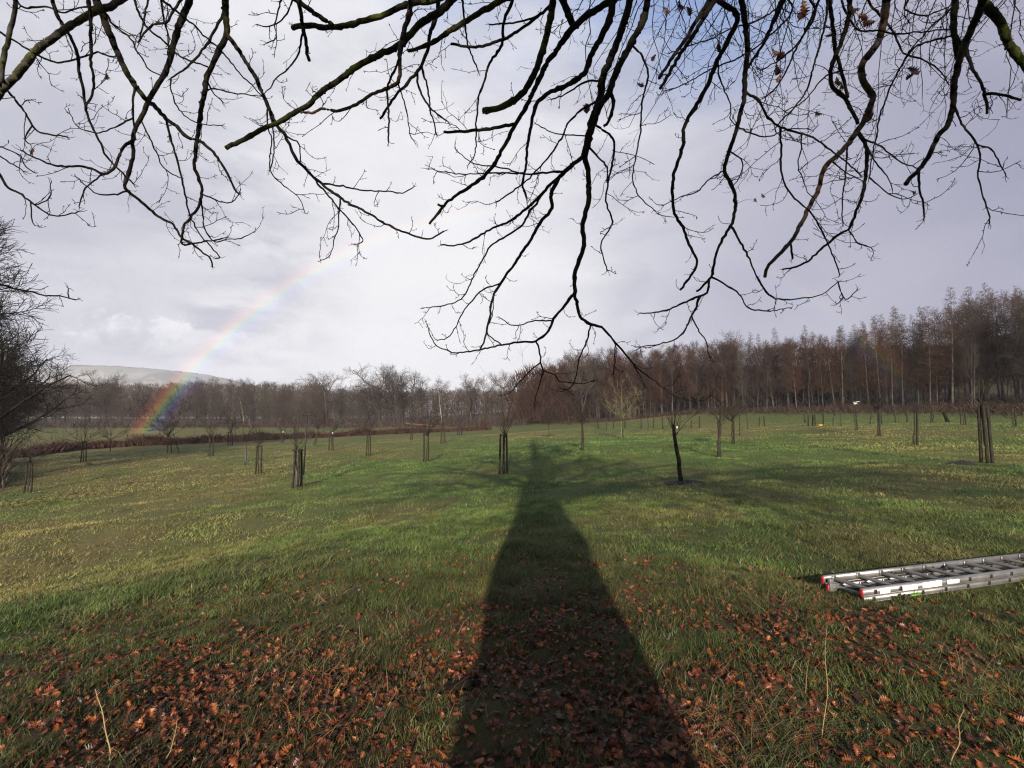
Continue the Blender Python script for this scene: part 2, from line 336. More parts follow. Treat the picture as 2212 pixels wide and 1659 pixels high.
turf = g.build('ground', m, smooth=True); tag(turf, 'green and olive winter meadow sloping down to the left', 'meadow', kind='structure')

# the surface the plants stand on: sample the real mesh grid
lnr0, lnr1 = math.log(0.35), math.log(2050)
def gsurf(x, y):
    return ground(x, y) + (fbm(x / 1.1, y / 1.1, 3, 3) - .5) * 0.14 * np.clip((np.hypot(x, y) - 1.5) / 2, 0, 1) + (fbm(x / .38, y / .38, 41, 2) - .5) * .11 * np.clip((np.hypot(x, y) - 1.2) / 2, 0, 1) * np.clip((26 - np.hypot(x, y)) / 10, 0, 1) + (fbm(x / 7, y / 7, 8, 2) - .5) * 0.25 * np.clip((np.hypot(x, y) - 8) / 14, 0, 1)

# ------------------------------------------------------------------ grass
RNG = np.random.default_rng(4)
def scatter(n, r0, r1, azmax, power=1.0):
    u = RNG.random(n); r = np.sqrt(r0 ** 2 + (r1 ** 2 - r0 ** 2) * u) if power == 1.0 else r0 * (r1 / r0) ** u
    a = (RNG.random(n) * 2 - 1) * R(azmax); return r * np.sin(a), r * np.cos(a)
def blades(mb, x, y, h, wd, col, lean=0.6, zoff=0.0, winddir=0.6, wind=0.25):
    n = len(x); z = gsurf(x, y) - 0.01 + zoff
    a = RNG.random(n) * 2 * math.pi; dx = np.cos(a); dy = np.sin(a)
    ln = lean * (0.35 + RNG.random(n) * 0.9) * h
    ex = dx * ln + math.sin(winddir) * wind * h; ey = dy * ln + math.cos(winddir) * wind * h
    fa = RNG.random(n) * math.pi; sx = np.cos(fa) * wd / 2; sy = np.sin(fa) * wd / 2
    hz = h * (0.55 + 0.45 * RNG.random(n))
    V = np.zeros((n, 5, 3), np.float32)
    V[:, 0] = np.stack([x - sx, y - sy, z], -1); V[:, 1] = np.stack([x + sx, y + sy, z], -1)
    V[:, 2] = np.stack([x + ex * .38 + sx * .8, y + ey * .38 + sy * .8, z + hz * .66], -1); V[:, 3] = np.stack([x + ex * .38 - sx * .8, y + ey * .38 - sy * .8, z + hz * .66], -1)
    V[:, 4] = np.stack([x + ex, y + ey, z + hz], -1)
    b0 = np.arange(n)[:, None] * 5
    mb.add(V.reshape(-1, 3), b0 + np.array([[0, 1, 2, 3]]), b0 + np.array([[3, 2, 4]]), np.repeat(col, 5, 0))
def gcolor(x, y, dry=0.05):
    n = len(x); far_ = np.clip((np.hypot(x, y) - 8) / 10, 0, 1); p = np.clip(patch(x, y) + RNG.normal(0, 1, n) * (.17 - .12 * far_), 0, 1)[:, None]
    lu = RNG.random(n)[:, None]
    c = (GREEN * lu + LUSH * (1 - lu)) * (1 - p) + OLIVE * p
    d = RNG.random(n) < dry * (0.4 + 2.2 * p[:, 0]) * np.clip(1.25 - np.hypot(x, y) / 18, 0.05, 1); c[d] = STRAW * (0.6 + 0.6 * RNG.random(d.sum())[:, None])
    d = RNG.random(n) < 0.05 * (1 - .8 * far_); c[d] = BROWN
    d_ = np.hypot(x, y); clump = (0.45 + 1.1 * fbm(x / .30 + 9, y / .30, 71, 2)) * (0.62 + .76 * fbm(x / 1.1, y / 1.4 + 5, 73, 2)); clump = np.where(d_ > 14, (0.45 + 1.1 * fbm(x / .9 + 9, y / 1.6, 75, 2)) * (.62 + .76 * fbm(x / 3.5, y / 5 + 5, 74, 2)), clump)[:, None]
    return 1.08 * c * clump * (1 + (0.5 - .38 * far_) * (RNG.random(n) - .5))[:, None] * (0.60 + 0.72 * np.clip((np.hypot(x, y) - 3.0) / 8, 0, 1))[:, None]  # last factor darkens near blades: lush wet grass plus shade painted into colour
def thin(x, y, keep):
    k = RNG.random(len(x)) < keep; return x[k], y[k]
mb = MB()
x, y = scatter(300000, 1.9, 6.2, 56); tu = fbm(x / .22, y / .22, 55, 2)
x, y = thin(x, y, (1 - 0.50 * litter(x, y)) * np.clip((tu - .25) * 2.8, .28, 1)); tu = fbm(x / .22, y / .22, 55, 2)
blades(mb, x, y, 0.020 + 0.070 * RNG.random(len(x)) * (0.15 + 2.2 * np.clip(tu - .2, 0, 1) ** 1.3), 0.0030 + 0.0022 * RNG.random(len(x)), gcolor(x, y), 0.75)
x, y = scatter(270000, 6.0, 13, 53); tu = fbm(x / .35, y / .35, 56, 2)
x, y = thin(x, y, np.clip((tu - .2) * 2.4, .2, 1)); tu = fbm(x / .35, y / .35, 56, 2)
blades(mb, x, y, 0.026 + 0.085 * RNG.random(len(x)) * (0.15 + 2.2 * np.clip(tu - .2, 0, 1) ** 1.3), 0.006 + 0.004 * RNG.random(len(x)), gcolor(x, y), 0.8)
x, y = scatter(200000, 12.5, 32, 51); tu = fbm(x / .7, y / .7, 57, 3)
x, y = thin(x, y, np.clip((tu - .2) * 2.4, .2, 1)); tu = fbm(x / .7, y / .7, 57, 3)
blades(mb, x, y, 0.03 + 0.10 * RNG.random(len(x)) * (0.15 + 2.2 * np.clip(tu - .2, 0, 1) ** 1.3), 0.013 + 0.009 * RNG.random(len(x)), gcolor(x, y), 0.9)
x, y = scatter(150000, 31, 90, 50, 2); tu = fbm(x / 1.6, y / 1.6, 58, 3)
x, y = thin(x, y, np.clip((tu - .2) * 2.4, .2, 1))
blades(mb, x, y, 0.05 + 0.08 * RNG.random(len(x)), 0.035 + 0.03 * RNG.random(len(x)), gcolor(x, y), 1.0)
tag(mb.build('meadow_grass', M['grass']), 'short tufted green and olive meadow grass', 'grass', kind='stuff')
# taller bleached blades, in loose clumps
mb = MB()
x, y = scatter(30000, 2.6, 15, 53, 2); cl_ = fbm(x / 1.3 + 50, y / 1.3, 63, 3) + 0.25 * patch(x, y)
x, y = thin(x, y, np.clip((cl_ - .62) * 5.0, 0.02, 1) * np.clip((np.hypot(x, y) - 1.5) / 4, .2, 1))
d = np.hypot(x, y)
c0 = (STRAW * (0.55 + 0.6 * RNG.random(len(x))[:, None])); c0[RNG.random(len(x)) < .3] = OLIVE * 1.2
blades(mb, x, y, 0.05 + 0.11 * RNG.random(len(x)) ** 1.6, 0.0018 + 0.0005 * d, c0, 1.5, wind=0.5, winddir=0.9)
for (px_, py_, rad_, nn) in [(1560, 1610, .30, 240), (1690, 1560, .25, 120), (690, 1300, .28, 150), (1590, 1290, .40, 200), (1330, 1120, .9, 260), (1950, 1200, .7, 160), (860, 1350, .25, 90), (2120, 1490, .3, 140), (480, 1240, .5, 110)]:
    pc, zc0 = on_ground(px_, py_); a_ = RNG.random(nn) * 6.283; q_ = rad_ * np.sqrt(RNG.random(nn)) ; x = pc[0] + q_ * np.cos(a_); y = pc[1] + q_ * np.sin(a_)
    blades(mb, x, y, 0.05 + .09 * RNG.random(nn), np.full(nn, .0016 + .0005 * zc0), STRAW * (0.5 + .7 * RNG.random(nn)[:, None]), 2.6, zoff=.012, wind=.4, winddir=1.2)
tag(mb.build('dry_grass', M['grass']), 'bleached straw coloured grass blades bent among the green', 'grass', kind='stuff')

# ------------------------------------------------------------------ fallen oak leaves
def leaf_mesh(seed):
    rg = np.random.default_rng(seed)
    # half outline of a lobed oak leaf, length 1 along y
    ys = np.array([0, .06, .16, .24, .32, .41, .49, .58, .66, .75, .83, .91, 1.0])
    ws = np.array([.012, .03, .17, .09, .28, .13, .38, .17, .40, .18, .30, .15, .03]) * (0.85 + .3 * rg.random(13))
    k1, k2, k3 = rg.uniform(-1.4, 1.4), rg.uniform(0.3, 2.2) * rg.choice([-1, 1]), rg.uniform(-.5, .5)
    Vv = []
    for yy, ww in zip(ys, ws):
        for s_ in (-1, -.5, 0, .5, 1):
            x_ = s_ * ww; z_ = k2 * x_ * x_ + k1 * (yy - .5) ** 2 * .5 + k3 * x_ * (yy - .5) + (0.02 * rg.normal() if s_ else 0) - (.015 if s_ == 0 else 0)
            Vv.append((x_, yy - .5 + (.05 * abs(s_) if abs(s_) == 1 else 0), z_))
    q_ = [(r * 5 + c_, r * 5 + c_ + 1, r * 5 + c_ + 6, r * 5 + c_ + 5) for r in range(12) for c_ in range(4)]
    return np.array(Vv, np.float32), np.array(q_, np.int32)
LEAVES = [leaf_mesh(s_) for s_ in range(14)]
def leaf_color(n):
    pal = np.array([[.130, .036, .014], [.080, .024, .012], [.038, .017, .010], [.19, .062, .020], [.105, .026, .013], [.022, .012, .008], [.15, .055, .020]])
    c_ = pal[RNG.choice(len(pal), n, p=[.22, .22, .16, .10, .14, .09, .07])]; return c_ * (0.7 + .6 * RNG.random(n)[:, None])
def rotm(n):
    yaw = RNG.random(n) * 2 * math.pi; ti = RNG.normal(0, .42, n); ro = RNG.normal(0, .42, n)
    out_ = []
    for a_, b_, c_ in zip(yaw, ti, ro): out_.append(np.array(Matrix.Rotation(a_, 3, 'Z') @ Matrix.Rotation(b_, 3, 'X') @ Matrix.Rotation(c_, 3, 'Y')))
    return out_
x1, y1 = scatter(84000, 1.95, 6.4, 56); x1, y1 = thin(x1, y1, litter(x1, y1) * 0.46 + 0.06)
x2, y2 = scatter(2600, 4.5, 12, 54); x2, y2 = thin(x2, y2, 0.10 + 0.5 * np.clip((fbm(x2 / 1.5, y2 / 1.5, 12, 2) - .5) * 4, 0, 1) * (np.abs(x2 + .5) < 6))
lx = np.concatenate([x1, x2]); ly = np.concatenate([y1, y2]); order = np.argsort(np.hypot(lx, ly)); lx = lx[order]; ly = ly[order]
# inside the picture first: the nearest ones become objects of their own
zc = ly * math.cos(PITCH) + (-1.5) * math.sin(PITCH); inpic = (np.abs(lx) / zc * F < CX + 10) & ((1.5 * math.cos(PITCH) + ly * math.sin(PITCH)) / zc * F < CY + 12)
idx = np.nonzero(inpic)[0]; own = set(idx[:300].tolist())
lz = gsurf(lx, ly) + 0.001 + 0.020 * RNG.random(len(lx)); lc = leaf_color(len(lx)); lr_ = rotm(len(lx)); ls_ = 0.026 + 0.038 * RNG.random(len(lx))
protos = []
for s_, (lv, lq) in enumerate(LEAVES):
    pm = MB(); pm.add(lv, lq, None, leaf_color(1)[0]); o = pm.build('oak_leaf', M['leaf'], smooth=True); COL.objects.unlink(o); protos.append(o)
mb = MB()
for k in range(len(lx)):
    if k in own:
        o = protos[k % 14].copy(); COL.objects.link(o)
        o.matrix_world = Matrix.Translation((lx[k], ly[k], lz[k])) @ Matrix([list(r_) for r_ in lr_[k]]).to_4x4() @ Matrix.Diagonal((ls_[k], ls_[k], ls_[k], 1))
        tag(o, 'wet brown oak leaf lying in the grass along the near edge of the meadow', 'leaf', 'fallen oak leaves nearest the viewer')
    else:
        lv, lq = LEAVES[k % 14]; mb.add((lv * ls_[k]) @ lr_[k].T + np.array([lx[k], ly[k], lz[k]]), lq, None, lc[k])
tag(mb.build('leaf_litter', M['leaf'], smooth=True), 'litter of rusty brown oak leaves scattered through the grass', 'fallen leaves', kind='stuff')
for o in protos: bpy.data.objects.remove(o)
print('leaves', len(lx), len(own))
# dry stalks standing among the leaves, and a piece of rotten wood
def stalk(px0, py0, px1, py1, r_, label):
    p, z = on_ground(px0, py0); zz = float(gsurf(np.array([p[0]]), np.array([p[1]]))[0])
    tpt = ppos(px1, py1, z + .10); n = 12; tt = np.linspace(0, 1, n)[:, None]
    P = np.array([0, 0, 0]) * (1 - tt) + (tpt - np.array([p[0], p[1], zz])) * tt; P[:, 0] += .012 * np.sin(tt[:, 0] * 5); P[:, 1] += .006 * np.sin(tt[:, 0] * 11)
    s_ = MB(); s_.tube(P, np.linspace(r_, r_ * .45, n), 6)
    for k in range(2, n - 1):
        a_ = P[k]; s_.tube([a_, a_ + np.array([.016 * (-1) ** k, 0, .018])], [r_ * .5, r_ * .25], 4)
    o = s_.build('dry_stalk', M['straw']); o.location = (p[0], p[1], zz); tag(o, label, 'stalk', 'dry stalks in the leaf litter')
stalk(236, 1655, 214, 1487, .0038, 'thick straw coloured dry stalk rising among the leaves at bottom left')
stalk(352, 1655, 392, 1548, .0025, 'thin bent dry stalk to the right of the thick straw stalk')
stalk(1775, 1590, 1790, 1350, .0022, 'tall wispy brown stalk standing below the aluminium ladder')
stalk(2050, 1640, 2085, 1530, .003, 'short pale slanting stalk in the lower right grass')
p, z = on_ground(1000, 1480); rb = MB(); n = 9; tt = np.linspace(-1, 1, n)
rb.tube(np.stack([tt * .13, .02 * np.sin(tt * 3), .03 + .008 * np.cos(tt * 5)], -1), .032 * (1 - .35 * tt ** 4) * (1 + .15 * np.sin(tt * 9)), 8)
o = rb.build('rotten_wood', M['oak'], smooth=True); o.location = p - np.array([0, 0, .02]); o.scale = (.8, .8, .7); o.rotation_euler = (0, 0, .15); tag(o, 'short dark rotten piece of wood at the left edge of the trunk shadow', 'wood')
# ------------------------------------------------------------------ the big oak behind the viewer, its branches hang into view
# each branch: zone, width at base, width at tip (in that zone's units), material, points
ZONE = {'a': (2.458, 0, 0), 'b': (2.458, 850, 0), 'c': (2.458, 1660, 0), 'd': (2.211, 0, 500), 'f': (2.553, 1050, 600), 'g': (2.304, 1600, 700)}
TR = """
a 36 44 G 760,-12 740,0 650,50 560,85 420,165 330,230 220,310 110,450 0,570 -60,660
a 22 27 G 95,-20 95,0 85,90 60,200 30,330 10,450 0,520
a 22 8 O 315,-20 320,0 350,80 400,170 440,240 480,350 490,450 510,560 520,650 550,740 590,820 630,900 640,940 690,1000 730,1040 820,1130
a 22 11 O 545,-20 545,0 555,110 560,250 555,380 580,470 570,580 530,650
a 46 10 O 585,-30 590,0 640,120 690,250 740,370 800,480 850,550 890,600 960,660 1020,730 1100,790 1150,840 1230,870 1310,930 1360,1000 1400,1080 1440,1160 1470,1190
a 14 8 O 820,520 815,640 820,760 830,850
a 40 8 O 1170,-20 1165,0 1120,110 1080,230 1050,350 1020,440 960,530 910,620 870,710 830,800 815,860 820,950 790,1060 770,1140 790,1180 850,1230 920,1280 970,1330 1060,1380 1110,1460 1180,1500 1250,1550 1300,1590 1305,1640
a 20 7 O 820,850 760,900 720,990 680,1050 630,1070 560,1040 480,1020 400,1020 330,1015 240,985 130,925
a 10 5 O 640,1070 580,1110 530,1150 505,1200 485,1270
a 10 5 O 770,1180 700,1200 610,1195 560,1165 520,1130 490,1100
a 40 7 O 1385,-20 1385,0 1390,120 1395,210 1350,290 1310,380 1280,450 1260,560 1240,660 1220,780 1205,900 1195,1020 1220,1090 1240,1170 1225,1270 1170,1340 1130,1390 1120,1460 1120,1500 1230,1490 1330,1480 1390,1460
a 10 4 O 1240,1180 1245,1300 1260,1410 1310,1480 1400,1470 1480,1465 1550,1430
a 9 4 O 1240,1180 1300,1215 1370,1245 1420,1245 1470,1190 1475,1135
a 27 9 O 1400,210 1450,290 1510,380 1560,460 1610,560 1650,650 1700,760 1760,850 1820,970 1880,1040 1950,1110 2070,1200 2212,1285 2370,1370 2490,1430 2640,1465 2730,1420
a 10 5 O 1970,1130 2090,1140 2212,1165 2390,1175 2470,1185 2545,1145
a 13 5 O 1900,1050 2010,1190 2080,1280 2180,1390 2230,1480 2170,1500
a 9 4 O 2075,1215 2080,1400 2050,1480 2020,1580 1970,1600
b 46 24 M 720,-30 690,0 600,80 500,140 420,220 350,290 250,330 150,380 50,450 0,490 -120,570 -190,640 -290,700 -390,755 -490,800 -590,860 -700,910
b 40 20 M 1030,-20 990,0 870,70 780,130 700,170 600,240 500,290 420,312
b 30 14 B 445,-20 440,0 400,170 370,300 360,480 300,540 200,580 100,640 0,680 -110,670 -160,690 -240,692
b 34 30 M 640,-20 590,0 450,20 350,50 250,100 100,140 0,165 -110,165 -210,155 -290,172
a 32 26 O 1800,-20 1820,0 1930,80 2040,150
a 26 18 O 1835,-20 1840,0 1860,170 1880,270 1900,370
a 13 5 O 1860,180 1850,270 1830,340 1770,420 1700,480 1660,540 1620,580
a 15 8 O -30,480 0,510 60,570 150,680 200,770 250,810 320,830 410,840
a 8 5 O 200,780 160,830 160,870 185,885
a 9 5 O -20,940 0,960 60,1005 140,1050
a 9 5 O -20,900 0,905 60,925 130,960 150,1010 210,1060
a 15 6 O -20,1050 0,1080 50,1150 120,1190 190,1240 250,1290 320,1330 400,1325 480,1300
a 7 4 O 195,1250 200,1370 235,1390
a 7 4 O 210,1255 280,1235 310,1200 310,1130
d 11 6 O -20,460 0,465 80,490 160,505 250,530 340,535 380,545 420,552
d 6 4 O 380,545 378,490
a 13 6 O 990,-20 1000,0 1100,80 1250,210 1330,280 1420,380 1480,460 1560,540 1600,580
a 16 8 O 1120,-20 1110,0 1050,100 1020,140 930,150 870,220 850,260
a 13 6 O 620,60 700,150 800,240 830,300 880,370 920,430 1000,470
a 14 6 O 810,-20 820,0 860,100 920,180 1020,260 1090,330 1160,370 1250,400 1280,420 1280,500 1310,570 1370,630
a 17 8 O 1390,60 1330,170 1280,260 1220,340 1150,410 1050,480
a 11 7 O 915,-20 910,0 890,80 870,170 850,260
a 13 8 O -20,190 0,200 100,260 220,330 330,380 440,370 520,345 600,320 650,340 700,350
a 11 7 O 90,-20 100,0 160,45 290,45 380,75 470,50 580,40
a 11 7 O 985,-20 990,0 1010,120 1040,230 1030,340
a 9 4 O 1040,470 1060,590 1100,670 1150,720 1200,750 1290,770 1360,770
a 14 6 O 1000,730 1050,850 1080,950 1110,1050 1130,1150 1150,1250 1170,1330 1240,1450 1300,1520 1350,1580
a 9 5 O 880,740 930,870 970,950 1000,1020 1060,1070 1100,1090
a 7 5 O 1200,560 1300,545 1420,570 1570,585
a 9 4 O 1640,650 1640,770 1670,860 1660,1040 1750,1140 1830,1210 1875,1310
a 9 6 O 1660,660 1680,830 1680,960 1660,1040
a 10 6 O 1750,840 1820,870 1845,900 1845,1000
a 9 4 O 740,740 680,790 590,815 480,780 430,700
a 11 5 O 1725,-20 1720,0 1690,150 1700,230 1640,265
a 11 5 O 1800,-20 1780,50 1720,130 1640,165 1580,150
b 26 13 O 605,-20 600,60 550,230 540,310 490,420 420,500 330,600 245,730
b 18 10 O 430,-20 430,100 400,190 380,310 350,400 310,480 290,550 300,700 298,870
b 14 8 O 485,430 480,540 540,640 600,700 660,745
b 13 7 O 510,400 540,560 560,680 595,830
b 9 5 O 340,490 380,580 410,680 425,790 450,860
b 22 6 O 1065,-20 1060,0 1010,120 990,290 930,370 890,470 860,580 845,700 835,850 830,950 790,1010
b 14 7 O 750,-20 755,0 770,150 790,290 850,440
b 19 14 O 1310,-20 1280,50 1180,130 1090,190 1000,240 830,290 680,270
b 12 7 O 1270,120 1180,115 1060,140 920,150
b 42 36 M 1315,-20 1310,0 1290,130 1260,250 1220,390 1170,500 1100,590 1000,650 920,675 880,680
b 42 14 O 1720,-20 1680,0 1560,70 1450,150 1390,220 1330,310 1270,400 1220,500 1170,600 1130,680 1080,760 1040,850 990,930 940,1020 880,1090 800,1150 720,1200 640,1260 590,1320 550,1375
b 44 40 O 1350,-30 1370,0 1400,90 1430,150
b 20 15 O 1080,765 960,780 850,795 720,805 640,810
b 15 13 O 640,1265 600,1255
b 46 10 O 1690,-20 1680,0 1650,130 1600,230 1550,330 1500,450 1400,520 1300,560 1220,620 1190,700 1170,800 1150,920 1140,1020 1120,1130 1145,1210
b 44 44 O 1785,-20 1780,0 1740,150 1680,320 1610,490 1600,600 1560,720 1530,850 1500,960
b 42 36 O 1895,-20 1890,0 1860,130 1780,290 1710,410 1660,560 1600,650 1560,760
b 28 10 O 1500,960 1420,1020 1350,1090 1300,1190 1300,1280 1220,1390 1160,1490 1060,1640 1015,1700 950,1800 930,1870 915,1970 890,2080 860,2150
b 20 8 O 1350,1090 1250,1180 1160,1270 1070,1340 1000,1380 900,1420 830,1460 770,1490 700,1510 620,1505
b 14 5 O 1240,1190 1130,1360 1040,1440 930,1510 890,1570 840,1659 790,1760 740,1840 640,1880 530,1890
f 10 5 O 500,280 400,320 330,390 260,490 220,570 170,620 110,640
b 34 25 O 1500,950 1530,1080 1530,1200 1510,1310 1490,1400 1500,1490 1470,1600 1440,1690 1440,1810
f 20 5 O 978,350 900,440 850,500 820,580 740,640 640,650 500,675 370,700 240,720 180,705 100,670 45,540
f 22 6 O 978,350 1010,430 1020,490 1090,540 1160,560 1220,620 1270,680 1330,750 1380,820 1440,935
f 9 5 O 850,515 740,515 640,540 560,535 515,500
f 11 4 O 740,640 755,700 760,780 700,840 640,900 580,970 520,995
f 9 4 O 760,780 790,830 760,920 740,1000 730,1050
f 8 4 O 790,830 860,860 890,900 960,910 1050,915 1110,895
f 10 5 O 1095,550 1070,620 1040,700 1010,780 990,880 950,950 900,945
f 7 5 O 1250,680 1240,780 1235,855
f 9 5 O 1300,710 1400,830 1480,890 1560,950 1650,1010 1730,1030 1830,1015 1870,960
f 8 4 O 510,670 430,590 460,480 470,350
b 15 6 O 1620,780 1680,850 1680,980 1650,1100 1630,1230 1670,1340 1660,1400 1600,1500 1640,1659
b 22 17 O 1660,560 1680,640 1650,740 1620,775
b 13 7 O 1550,900 1600,980 1640,1025 1640,1120
b 13 4 O 1380,1050 1250,1060 1130,1070 1000,1030 900,1020 830,1010 770,970 715,920
b 9 4 O 1130,1065 1000,1060 800,1070 650,1060 540,1040
b 14 6 O 1600,490 1510,500 1400,570 1300,610
b 13 7 O 1560,600 1480,680 1400,760 1350,870 1280,970 1200,1050 1130,1130 980,1230 960,1250
b 7 4 O 1510,830 1430,830 1330,820 1200,760
c 30 17 O 310,-20 280,0 200,140 110,270 40,370 -30,480
c 30 18 O 320,-10 270,70 190,200 100,330 30,450 -25,545
b 13 5 O 1800,270 1860,350 1890,470 1860,600 1850,750 1830,880 1800,1080 1810,1150 1850,1220 1930,1290
c 34 12 O 470,20 450,100 390,250 330,370 270,520 200,640 130,760 120,880 80,1000 60,1100 60,1290 120,1400 150,1480 200,1610 170,1680 100,1780
c 36 12 O 480,-20 480,0 500,150 515,300 500,450 490,600 450,780 400,930 370,1030 410,1130 435,1210 430,1310 410,1390 350,1490 310,1600 290,1700 200,1790
c 15 7 O 415,1390 470,1490 520,1590 570,1700
c 15 7 O 510,560 580,620 640,720 720,780 850,820 950,870 1060,950 1150,1020 1210,1080
c 12 6 O 715,780 720,920 720,1060 760,1170 850,1260 910,1320 970,1420 1010,1500 1060,1620 1080,1690
c 47 18 B 1375,-20 1370,0 1350,130 1320,250 1260,330 1215,390 1215,470 1250,540 1280,600 1260,680 1210,770 1150,860 1080,940 1000,1010 970,1070 950,1160 900,1260 850,1360 790,1470 720,1550 640,1640 620,1700
c 23 10 B 1205,830 1240,900 1240,1080 1210,1230 1160,1350 1130,1410 1060,1450 980,1520 900,1590 820,1640 730,1655
c 13 11 O 780,1480 790,1590
c 26 20 O 1145,-20 1140,0 1130,130 1080,280 1030,420 1040,530 1110,600 1150,680 1190,760
c 26 16 O 1010,-20 1010,0 1040,170 1050,310 1080,400 1110,520 1130,600
c 40 26 O 1800,-20 1790,0 1780,150 1790,260 1810,370
c 44 22 O 1975,-20 1960,0 1910,130 1850,270 1800,420 1780,560 1770,680 1740,770 1680,840 1630,950 1570,1040 1500,1110 1488,1128
c 14 10 O 1570,1050 1570,1180 1590,1240 1600,1335
c 23 13 O 1800,190 1860,340 1900,440 1960,540 1980,640 1985,700
c 17 13 O 1975,575 2080,580 2190,615
c 13 6 O 1785,620 1830,760 1900,850 1940,950 1930,1090 1970,1240 2000,1310 2000,1370
c 9 5 O 1920,880 2010,920 2060,1000 2100,1075
c 52 44 M 1960,-30 1970,20 2060,130 2130,280 2212,390 2260,470
c 24 12 O 730,-20 720,0 660,160 610,270 540,370 500,440
c 22 12 O 740,-20 720,30 680,120 620,250 560,350 520,400
c 15 7 O 895,-20 900,0 930,80 870,200 800,290 700,370 600,430
c 15 7 O 960,-20 950,0 900,120 840,250 760,420 700,520 620,600
c 14 7 O 1000,-20 1000,60 960,260 900,480 850,600 760,700 680,790
c 12 6 O 1620,240 1560,280 1480,370 1400,520 1370,600 1330,700 1310,800 1280,960 1260,1090
c 12 6 O 1790,40 1760,60 1640,170 1520,300 1430,450
c 15 6 O 1260,-20 1270,30 1400,180 1470,320 1600,370 1700,440 1750,520
c 11 5 O 1230,830 1330,900 1420,970 1500,1010 1570,1035
c 11 5 O 1240,850 1290,980 1370,1080 1400,1150
c 8 4 O 1290,1110 1380,1190 1480,1225 1550,1195
c 10 5 O 1120,900 1110,1100 1095,1250 1100,1380
c 8 5 O 1130,1430 1190,1490 1270,1520
c 11 5 O 1500,0 1480,60 1590,100 1700,60 1780,30
c 12 6 O 1090,-20 1120,80 1200,180 1300,190 1420,210 1560,200 1760,180
c 11 5 O 760,-20 790,60 720,150 640,220 560,300 430,370 300,420 160,500 0,560
c 10 5 O 330,370 340,480 400,620 410,740 450,780
c 10 5 O 640,40 560,130 420,170 300,230 180,270 30,330
c 10 5 O 1080,430 980,480 900,580 830,640 750,680
c 9 4 O 1040,1010 1120,1060 1220,1110
c 9 4 O 450,780 560,830 640,840 760,800 880,790
c 9 4 O 370,1040 280,1100 200,1180 110,1210 0,1260
c 9 4 O 400,930 480,990 470,1080 420,1150
c 8 4 O 850,820 840,940 820,1010 870,1150 900,1200
g 11 4 O 685,0 710,45 760,95 850,110 950,105 1050,80 1100,45 1140,10
g 10 4 O 480,0 540,50 590,110 620,160 700,175 740,185 870,160
g 16 6 O 410,0 385,70 320,100 230,145 130,180 0,190
g 13 5 O 350,100 310,190 270,260 230,320 150,360 0,390
g 8 4 O 1165,0 1180,110 1250,60
g 8 4 O 300,210 340,300 380,350 405,455
g 7 4 O 1180,100 1140,135
"""
rng = np.random.default_rng(12)
def resample(P, step):
    """Catmull-Rom through P (n x d), then even spacing in the first two columns"""
    P = np.asarray(P, float); n = len(P)
    E = np.vstack([2 * P[0] - P[1], P, 2 * P[-1] - P[-2]]); out_ = []
    for i_ in range(n - 1):
        p0, p1, p2, p3 = E[i_:i_ + 4]
        m_ = max(2, int(np.linalg.norm((p2 - p1)[:2]) / step))
        for t_ in np.arange(m_) / m_:
            out_.append(0.5 * ((2 * p1) + (p2 - p0) * t_ + (2 * p0 - 5 * p1 + 4 * p2 - p3) * t_ ** 2 + (3 * p1 - p0 - 3 * p2 + p3) * t_ ** 3))
    out_.append(P[-1]); return np.array(out_)
# the trunk and its great limbs
TX, TY = 0.10, -1.75
oak = empty('oak_tree', (TX, TY, 0)); tag(oak, 'huge bare oak whose dark mossy branches hang across the top of the view', 'tree')
O3 = np.array([TX, TY, 0.0])
def opart(mb_, name, m_, parent=oak, smooth=True):
    o = mb_.build(name, m_, parent, smooth)
    return o
tm = MB()
hz0 = np.array([-.3, 0, .25, .6, 1.2, 2.2, 3.4, 4.6, 6, 8, 10, 13, 17, 20])
tr_ = np.array([.92, .82, .70, .61, .56, .55, .555, .53, .46, .40, .34, .27, .17, .06])
hz = np.concatenate([[-.3, 0, .25, .6], np.arange(.9, 20.01, .3)]); tr_ = np.interp(hz, hz0, tr_)
tx = -.05 * np.sin(hz * .5) * np.clip(hz / 6, 0, 1); ty = -.12 * np.sin(hz * .35) * np.clip(hz / 6, 0, 1)
tm.tube(np.stack([tx, ty, hz], -1), tr_, 20)
tm.v[0] = (tm.v[0] * np.array([1, 1, 1]) + (rng.normal(0, .012, tm.v[0].shape) + .16 * (fbm(np.arctan2(tm.v[0][:, 1], tm.v[0][:, 0]) * 1.6 + 7, tm.v[0][:, 2] * 1.3, 13, 2) - .5)[:, None] * tm.v[0] / (np.hypot(tm.v[0][:, 0], tm.v[0][:, 1])[:, None] + .05)) * np.array([1, 1, 0])).astype(np.float32)
opart(tm, 'trunk', M['oak_moss'])
LIMBS = []      # world-space polylines with radii
def limb(end, h0, r0, sag=.35, r1=.05):
    a = np.array([TX, TY, h0]); e = np.array(end); n = 16; t_ = np.linspace(0, 1, n)[:, None]
    P = a * (1 - t_) + e * t_; P[:, 2] += sag * np.sin(t_[:, 0] * math.pi) * np.linalg.norm(e - a) * .25
    P[1:-1] += rng.normal(0, .10, (n - 2, 3)); r_ = r0 + (r1 - r0) * t_[:, 0] ** .6
    lm_ = MB(); lm_.tube(P - O3, r_, 10); opart(lm_, 'limb', M['oak_moss']); LIMBS.append((P, r_))
limb((-6.8, 4.6, 7.6), 5.6, .22); limb((-3.9, 6.0, 8.2), 6.6, .20); limb((-1.2, 5.2, 7.6), 6.2, .20); limb((1.3, 5.6, 7.8), 6.9, .22)
